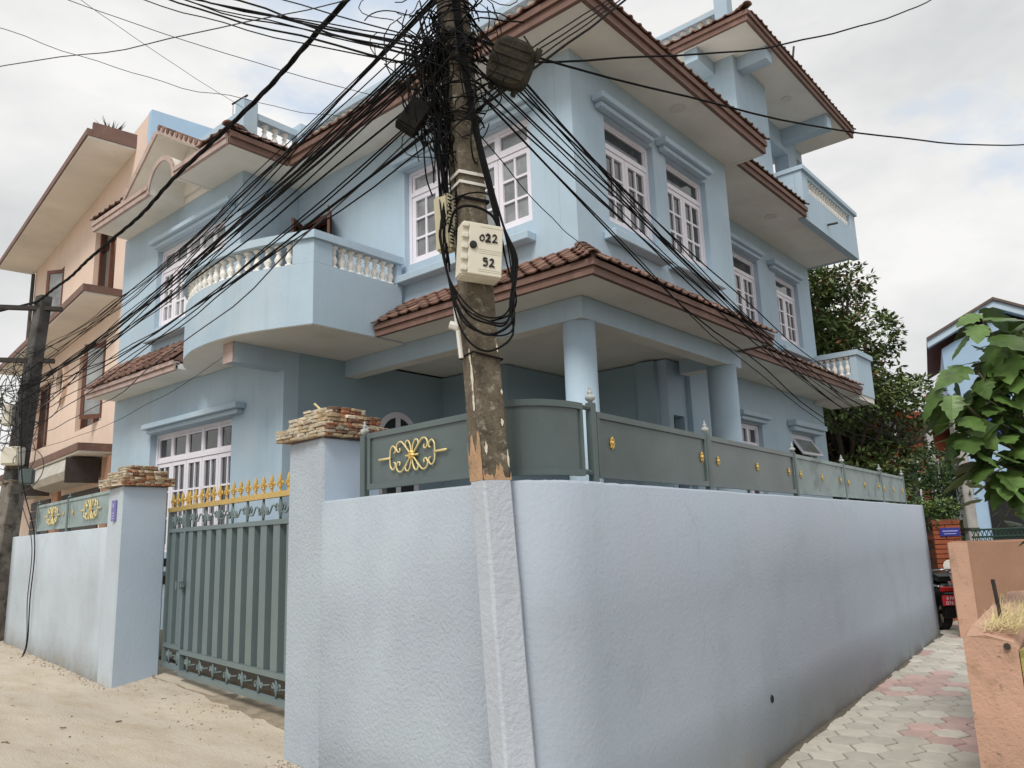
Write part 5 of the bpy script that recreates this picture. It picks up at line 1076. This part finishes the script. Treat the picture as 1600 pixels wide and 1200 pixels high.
bm = nb(); box(bm, -.12, .20, -.242, -.232, 1.33, 1.46, MBP); sg = obj('blue_sign', bm, SIGNBLUE, bp); bm = nb(); box(bm, -.08, .16, -.245, -.2425, 1.40, 1.42, MBP); box(bm, -.06, .13, -.245, -.2425, 1.36, 1.375, MBP); obj('sign_marks', bm, mat('pale_blue_ink', (.30, .32, .62), .6), sg)
bm = nb(); lathe(bm, [(.10, 0), (.10, .008), (.075, .012), (.07, .008), (.03, .012), (.002, .012)], 20); bm.transform(MBP @ Matrix.Translation((-.04, -.23, .86)) @ Matrix.Rotation(R(90), 4, 'X')); obj('round_emblem', bm, LAMPW, bp)
bx('dark_gate', 13.2, 13.25, 3.2, 3.9, 0.0, 1.72, SHUTTER, None); tag(bpy.data.objects['dark_gate'], 'dark sheet gate closing the gap behind the boundary wall end', 'gate')
# scooter parked past the wall end, rear towards the viewer
sc = thing('motor_scooter', 'dark maroon motor scooter with a red number plate parked past the wall end', 'scooter', (12.93, 2.88, 0)); sc.rotation_euler.z = R(-52)
# local: -y towards viewer, x right
bm = nb(); rings = []
for i in range(25):
    t = 2 * math.pi * i / 24; rings.append([(w, .15 + r_ * math.cos(t), .24 + r_ * math.sin(t)) for w, r_ in ((-.05, .17), (-.055, .215), (-.03, .24), (.03, .24), (.055, .215), (.05, .17))])
loft(bm, rings, True, False); obj('rear_wheel', bm, RUBBER, sc, smooth=True); w2 = None
bm = nb(); rings = []
for i in range(25):
    t = 2 * math.pi * i / 24; rings.append([(w, 1.35 + r_ * math.cos(t), .24 + r_ * math.sin(t)) for w, r_ in ((-.05, .17), (-.055, .215), (-.03, .24), (.03, .24), (.055, .215), (.05, .17))])
loft(bm, rings, True, False); obj('front_wheel', bm, RUBBER, sc, smooth=True)
bm = nb(); rings = []
for y, w, z0, z1 in ((-.12, .09, .52, .64), (-.02, .155, .42, .72), (.2, .185, .34, .76), (.5, .17, .32, .74), (.7, .12, .30, .5)):
    rings.append([(w * math.cos(t) * 1.0, y, (z0 + z1) / 2 + (z1 - z0) / 2 * math.sin(t)) for t in [2 * math.pi * k / 16 for k in range(16)]])
loft(bm, rings); bmesh.ops.recalc_face_normals(bm, faces=bm.faces); obj('rear_body', bm, BLACKP, sc, smooth=True)
for s_ in (-1, 1):
    bm = nb(); tube(bm, spline([(s_ * .10, -.11, .64), (s_ * .165, .05, .66), (s_ * .185, .3, .64)], 4), .016, 6); obj('side_trim', bm, SILVER, sc, smooth=True)
bm = nb(); rings = []
for y, w, z in ((-.08, .10, .76), (.0, .15, .80), (.3, .16, .82), (.6, .13, .78), (.72, .08, .74)): rings.append([(-w, y, z - .05), (-w * .8, y, z + .02), (w * .8, y, z + .02), (w, y, z - .05)])
loft(bm, rings); bmesh.ops.recalc_face_normals(bm, faces=bm.faces); obj('seat', bm, BLACKP, sc)
bm = nb(); tube(bm, spline([(-.13, .25, .80), (-.14, -.02, .86), (-.08, -.16, .88), (.08, -.16, .88), (.14, -.02, .86), (.13, .25, .80)], 5), .014, 7); obj('grab_rail', bm, SILVER, sc, smooth=True)
bm = nb(); box(bm, -.10, .10, -.135, -.10, .56, .64); bevel(bm, .015); obj('tail_light', bm, mat('red_lens', (.35, .02, .02), .2), sc)
bm = nb(); box(bm, -.08, .08, -.16, -.02, .20, .56); bevel(bm, .02); obj('mudguard', bm, BLACKP, sc)
bm = nb(); box(bm, -.115, .115, -.185, -.172, .38, .52); bevel(bm, .003); npl = obj('number_plate', bm, REDPL, sc)
def text(body, size, M_, material, parent, name):
    cu = bpy.data.curves.new('t', 'FONT'); cu.body = body; cu.size = size; cu.align_x = 'CENTER'; cu.extrude = .001; to = bpy.data.objects.new('t', cu); COL.objects.link(to); bpy.context.view_layer.update()
    me = bpy.data.meshes.new_from_object(to.evaluated_get(bpy.context.evaluated_depsgraph_get())); bpy.data.objects.remove(to); me.materials.clear(); me.materials.append(material); me.transform(M_); return link(name, me, parent)
text('8 PA', .060, Matrix.Translation((0, -.187, .462)) @ Matrix.Rotation(R(90), 4, 'X'), WHITEINK, npl, 'plate_lettering'); text('0763', .072, Matrix.Translation((0, -.187, .393)) @ Matrix.Rotation(R(90), 4, 'X'), WHITEINK, npl, 'plate_lettering')
bm = nb(); tube(bm, [(.10, -.12, .26), (.13, .1, .24), (.12, .5, .24)], [.05, .055, .03], 10); obj('exhaust', bm, BLACKP, sc, smooth=True)
bm = nb(); rings = []
for z, w, d in ((.30, .16, .05), (.6, .19, .06), (.85, .16, .07), (1.0, .11, .06)): rings.append([(-w, 1.12 - .12 * z, z), (-w * .5, 1.20 - .12 * z + d, z), (w * .5, 1.20 - .12 * z + d, z), (w, 1.12 - .12 * z, z)])
loft(bm, rings); bmesh.ops.recalc_face_normals(bm, faces=bm.faces); obj('front_shield', bm, MAROON, sc)
bm = nb(); tube(bm, [(-.32, .86, 1.0), (-.12, .98, 1.02), (.12, .98, 1.02), (.32, .86, 1.0)], .016, 7); obj('handlebar', bm, BLACKP, sc); bm = nb(); box(bm, -.09, .09, .92, 1.08, .96, 1.10); bevel(bm, .03); obj('headlamp_cowl', bm, MAROON, sc)
bm = nb(); box(bm, -.13, .13, .62, 1.10, .26, .34); obj('footboard', bm, BLACKP, sc)
for s_ in (-1, 1):
    bm = nb(); tube(bm, [(s_ * .22, .92, 1.02), (s_ * .28, .90, 1.14)], .006, 5); box(bm, s_ * .28 - .05, s_ * .28 + .05, .89, .91, 1.13, 1.20); obj('mirror', bm, BLACKP, sc)
# leaning grey pole and houses behind
gp = thing('grey_pole', 'plain pale grey concrete pole standing before the sky blue gabled house', 'pole', (15.85, 2.95, 0)); bm = nb(); box(bm, -.09, .09, -.09, .09, -.02, 3.4, Matrix.Rotation(R(-50), 4, 'Z')); bevel(bm, .02); obj('shaft', bm, mat('pale_concrete', (.36, .345, .32), .95, var=.2, vscale=4, bump=.4), gp)
bm = nb(); lathe(bm, [(.13, 0), (.135, .01), (.135, .03), (.13, .04)], 12, (0, 0, 1.4)); obj('strap', bm, IRON, gp)
bh = thing('house', 'sky blue gabled house with grey brown roof behind the broad leaved plant', 'house', (0, 0, 0)); Fh = Face((22.55, 4.30), 0); Fh.u = Vector((.22, -.975, 0)).normalized(); Fh.o = Vector((-.975, -.22, 0)).normalized()
def gprism(bm, poly, o0, o1): loft(bm, [[Fh(u, z, o) for u, z in poly] for o in (o0, o1)]); bmesh.ops.recalc_face_normals(bm, faces=bm.faces)
bm = nb(); gprism(bm, [(0.02, -.02), (2.7, -.02), (2.7, 6.0), (1.30, 6.70), (0.02, 6.02)], -6, 0); obj('wall', bm, HOUSEBLUE, bh)
for nm, dz, o0, o1, t, M_ in (('barge_board', 0, .20, .28, .19, mat('pale_blue_board', (.50, .62, .74), .8)), ('roof', .192, -6.2, .34, .07, ROOFGREY)):
    bm = nb(); gprism(bm, [(-.30, 6.05 + dz), (1.30, 6.88 + dz), (1.30, 6.88 + dz + t), (-.30, 6.05 + dz + t)], o0, o1); gprism(bm, [(1.302, 6.88 + dz), (3.0, 6.0 + dz), (3.0, 6.0 + dz + t), (1.302, 6.88 + dz + t)], o0, o1); obj(nm, bm, M_, bh)
bm = nb(); gprism(bm, [(-.29, 6.11), (1.30, 6.93), (2.99, 6.06), (2.99, 6.02), (1.30, 6.87), (-.29, 6.06)], 0.002, .198); obj('soffit', bm, HOUSEBLUE, bh)
bm = nb(); fbox(bm, Fh, .55, 2.2, .002, .05, .9, 2.6); bmesh.ops.recalc_face_normals(bm, faces=bm.faces); obj('dark_porch', bm, DARKIN, bh)
for k in range(2):
    bm = nb(); fbox(bm, Fh, .75 + k * .85, 1.35 + k * .85, .003, .04, 3.6, 4.8); bmesh.ops.recalc_face_normals(bm, faces=bm.faces); obj('blue_shutter', bm, mat('deep_blue_shutter', (.03, .05, .30), .5), bh)
rb = thing('house', 'far red brick building with white columns glimpsed behind the tree', 'house', (0, 0, 0)); Fr = Face((23.2, 6.6), 0); Fr.u = Vector((.646, -.763, 0)); Fr.o = Vector((-.763, -.646, 0))
def rbox(nm, u0, u1, o0, o1, z0, z1, M_, par=None):
    bm = nb(); fbox(bm, Fr, u0, u1, o0, o1, z0, z1); bmesh.ops.recalc_face_normals(bm, faces=bm.faces); return obj(nm, bm, M_, par or rb)
rbox('wall', 0, 2.75, -5, 0, -.02, 4.4, BRICKR); rbox('roof_edge', -.3, 3.0, -5.2, .5, 4.42, 4.6, mat('red_tile', (.36, .09, .04), .8, var=.2)); rbox('band', -.1, 2.8, .002, .12, 3.5, 3.75, BRICKR)
for u in (.55, 1.55, 2.4): rbox('column', u, u + .17, .13, .30, -.02, 4.418, WHITE)
for u in (.85, 1.85): w_ = rbox('window', u, u + .5, .002, .05, 1.6, 3.3, LILAC); rbox('pane', u + .07, u + .43, .052, .06, 1.7, 3.2, GLASS, w_)

# ================================================================== TREES AND PLANTS
def leaf_quad(bm, p, d, n, l, w, mi=0):
    s_ = d.cross(n).normalized() * w; v = [bm.verts.new(q) for q in (p, p + d * l * .45 + s_, p + d * l, p + d * l * .45 - s_)]; f = bm.faces.new(v); f.material_index = mi
def tree(name, label, base, blobs, leaf, nper, mats_, orange=.0, seed=1, trunk_r=.2):
    r_ = random.Random(seed); t = thing(name, label, 'tree', base); bm = nb(); top = max(b[2] for b in blobs)
    tube(bm, spline([(0, 0, -.05), (.08, .05, top * .3), (0, .1, top * .6), (0, 0, top * .9)], 5), [trunk_r * (1 - .85 * i / 15) for i in range(16)], 9)
    for b in blobs:
        s0 = Vector((0, .05, b[2] * .45)); tube(bm, spline([s0, s0.lerp(Vector(b[:3]), .5) + Vector((0, 0, .15)), Vector(b[:3])], 4), [trunk_r * .35 * (1 - .08 * i) for i in range(9)], 6)
    obj('trunk', bm, BARK, t, smooth=True); bm = nb()
    for b in blobs:
        for k in range(int(nper * b[3] ** 2)):
            d = Vector((r_.gauss(0, 1), r_.gauss(0, 1), r_.gauss(0, 1))).normalized(); rad = b[3] * r_.uniform(.45, 1.0) ** .6; c = Vector(b[:3]) + Vector((d.x * rad, d.y * rad, d.z * rad * .85))
            hue = 1 if r_.random() < orange * (1.6 if d.z > .2 else .5) else 0
            for q in range(6):
                dd = (d * .6 + Vector((r_.gauss(0, 1), r_.gauss(0, 1), r_.gauss(-.35, .7)))).normalized(); nn = Vector((r_.gauss(0, .6), r_.gauss(0, .6), 1)).normalized()
                leaf_quad(bm, c + dd * .03, dd, nn, leaf * r_.uniform(.7, 1.2), leaf * .2, hue)
    obj('crown', bm, mats_, t); return t
tr = random.Random(5); bl = []
for zc, rr, n_ in ((2.2, 1.1, 8), (3.4, 1.3, 11), (4.8, 1.55, 13), (6.1, 1.3, 10), (7.3, .75, 5)):
    for k in range(n_):
        a = tr.uniform(0, 6.28); q = rr * tr.uniform(.35, 1.0); bl.append((q * math.cos(a), q * math.sin(a), zc + tr.uniform(-.5, .5), tr.uniform(.5, .95)))
tree('leafy_tree', 'tall dark green tree with orange new leaves behind the house corner', (19.9, 6.15, 0), bl, .17, 260, [LEAFDK, LEAFOR], .03, 11, .2)
bl = [(tr.uniform(-.45, .45), tr.uniform(-.4, .4), .5 + .26 * k, tr.uniform(.35, .5)) for k in range(9)]
tree('climbing_shrub', 'dense green shrub growing between the brick gatepost and the grey pole', (16.4, 3.55, .0), bl, .09, 700, [LEAFSHRUB, LEAFYOUNG], .12, 12, .06)
bl = [(tr.uniform(-.35, .35), tr.uniform(-.3, .3), 1.70 + tr.uniform(-.08, .12), .22) for k in range(6)]
tree('climbing_shrub', 'light green creeper spilling over the brick gatepost top', (14.6, 3.3, .0), bl, .08, 700, [LEAFSHRUB, LEAFYOUNG], .5, 13, .03)
bl = [(tr.uniform(-1, 1), tr.uniform(-1, 1), 2.5 + .5 * k, .9) for k in range(5)]
tree('leafy_tree', 'pale green tree behind the street pole at the road end', (3.9, 19.5, 0.2), bl, .16, 160, [LEAFYOUNG, LEAFDK], .2, 14, .14)
# broad leaved plant leaning in from the right
pt = thing('broad_leaved_plant', 'tall plant with broad toothed green leaves over the broken low wall', 'plant', (7.0, .35, 0.0)); leaf_me = []
for M_ in (LEAFNEAR, LEAFYOUNG):
    for v_ in range(3):
        bm = nb(); r_ = random.Random(v_ + 3); outl = [(0, 0)]; half = [(.10, -.03), (.26, .02), (.36, .14), (.30, .20), (.40, .34), (.31, .40), (.33, .55), (.22, .60), (.20, .76), (.10, .86)]
        pts_ = [(x * r_.uniform(.9, 1.1), y * r_.uniform(.97, 1.03)) for x, y in half]; mid = [bm.verts.new((0, y, -.10 * y * y)) for y in (0, .12, .3, .5, .7, .87, 1.0)]
        for s_ in (1, -1):
            ed = [bm.verts.new((s_ * x, y, -.10 * y * y - .28 * x * x + r_.uniform(-.012, .012))) for x, y in pts_]; mi_ = [0, 0, 1, 1, 2, 2, 3, 3, 4, 5]
            for i in range(len(ed) - 1):
                a, b = mid[mi_[i]], mid[mi_[i + 1]]
                q = [a, ed[i], ed[i + 1]] + ([b] if b is not a else [])
                bm.faces.new(q if s_ > 0 else list(reversed(q)))
            q = [mid[5], ed[-1], mid[6]]; bm.faces.new(q if s_ > 0 else list(reversed(q)))
        me = bpy.data.meshes.new('leaf'); bm.normal_update(); bm.to_mesh(me); bm.free(); me.materials.append(M_); leaf_me.append(me)
bm = nb(); tips = []; pr = random.Random(21); O_ = Vector((7.0, .35, 0))
for k, tip in enumerate([(6.42, .93, 3.0), (6.25, 1.15, 2.45), (6.38, 1.0, 2.6), (6.5, .85, 2.75), (6.45, .92, 2.2), (6.55, .75, 2.45), (6.35, 1.05, 2.0), (6.5, .85, 1.8), (6.6, .7, 2.1), (6.62, .72, 2.9), (6.3, 1.12, 2.2), (6.45, .95, 2.4), (6.5, .80, 2.6), (6.55, .72, 1.75), (6.42, .90, 1.95)]):
    tip = Vector(tip) - O_; b0 = Vector((0, 0, .9 + .05 * k)); tube(bm, spline([Vector((0, 0, -.02)) if k == 0 else b0 - Vector((0, 0, .2)), b0, b0.lerp(tip, .55) + Vector((0, 0, .12)), tip], 6), [.028 * (1 - .035 * i) for i in range(19)], 6); tips.append(tip)
obj('stem', bm, mat('green_brown_stem', (.10, .11, .05), .7, var=.2, vscale=8), pt, smooth=True)
for tip in tips:
    for k in range(12):
        a = k * 2.4 + pr.uniform(-.4, .4); el = pr.uniform(-1.25, -.25) if k < 8 else pr.uniform(-.5, .5); sz = pr.uniform(.20, .31) if k < 8 else pr.uniform(.11, .18); d = Vector((math.cos(a) * math.cos(el), math.sin(a) * math.cos(el), math.sin(el)))
        st = tip + Vector((pr.uniform(-.03, .03), pr.uniform(-.03, .03), -.035 * k + .06)); pb = st + Vector((d.x, d.y, .25)).normalized() * pr.uniform(.04, .12); n_ = (Vector((0, 0, 1)) - d * d.z + Vector((pr.gauss(0, .25), pr.gauss(0, .25), 0))).normalized(); x_ = d.cross(n_).normalized(); n_ = x_.cross(d)
        M_ = Matrix.Identity(4)
        for i in range(3): M_[i][0] = x_[i] * sz; M_[i][1] = d[i] * sz; M_[i][2] = n_[i] * sz; M_[i][3] = pb[i]
        link('leaf', leaf_me[pr.choice((0, 1, 2)) if k < 8 or pr.random() < .3 else pr.choice((3, 4, 5))], pt, None, M_)
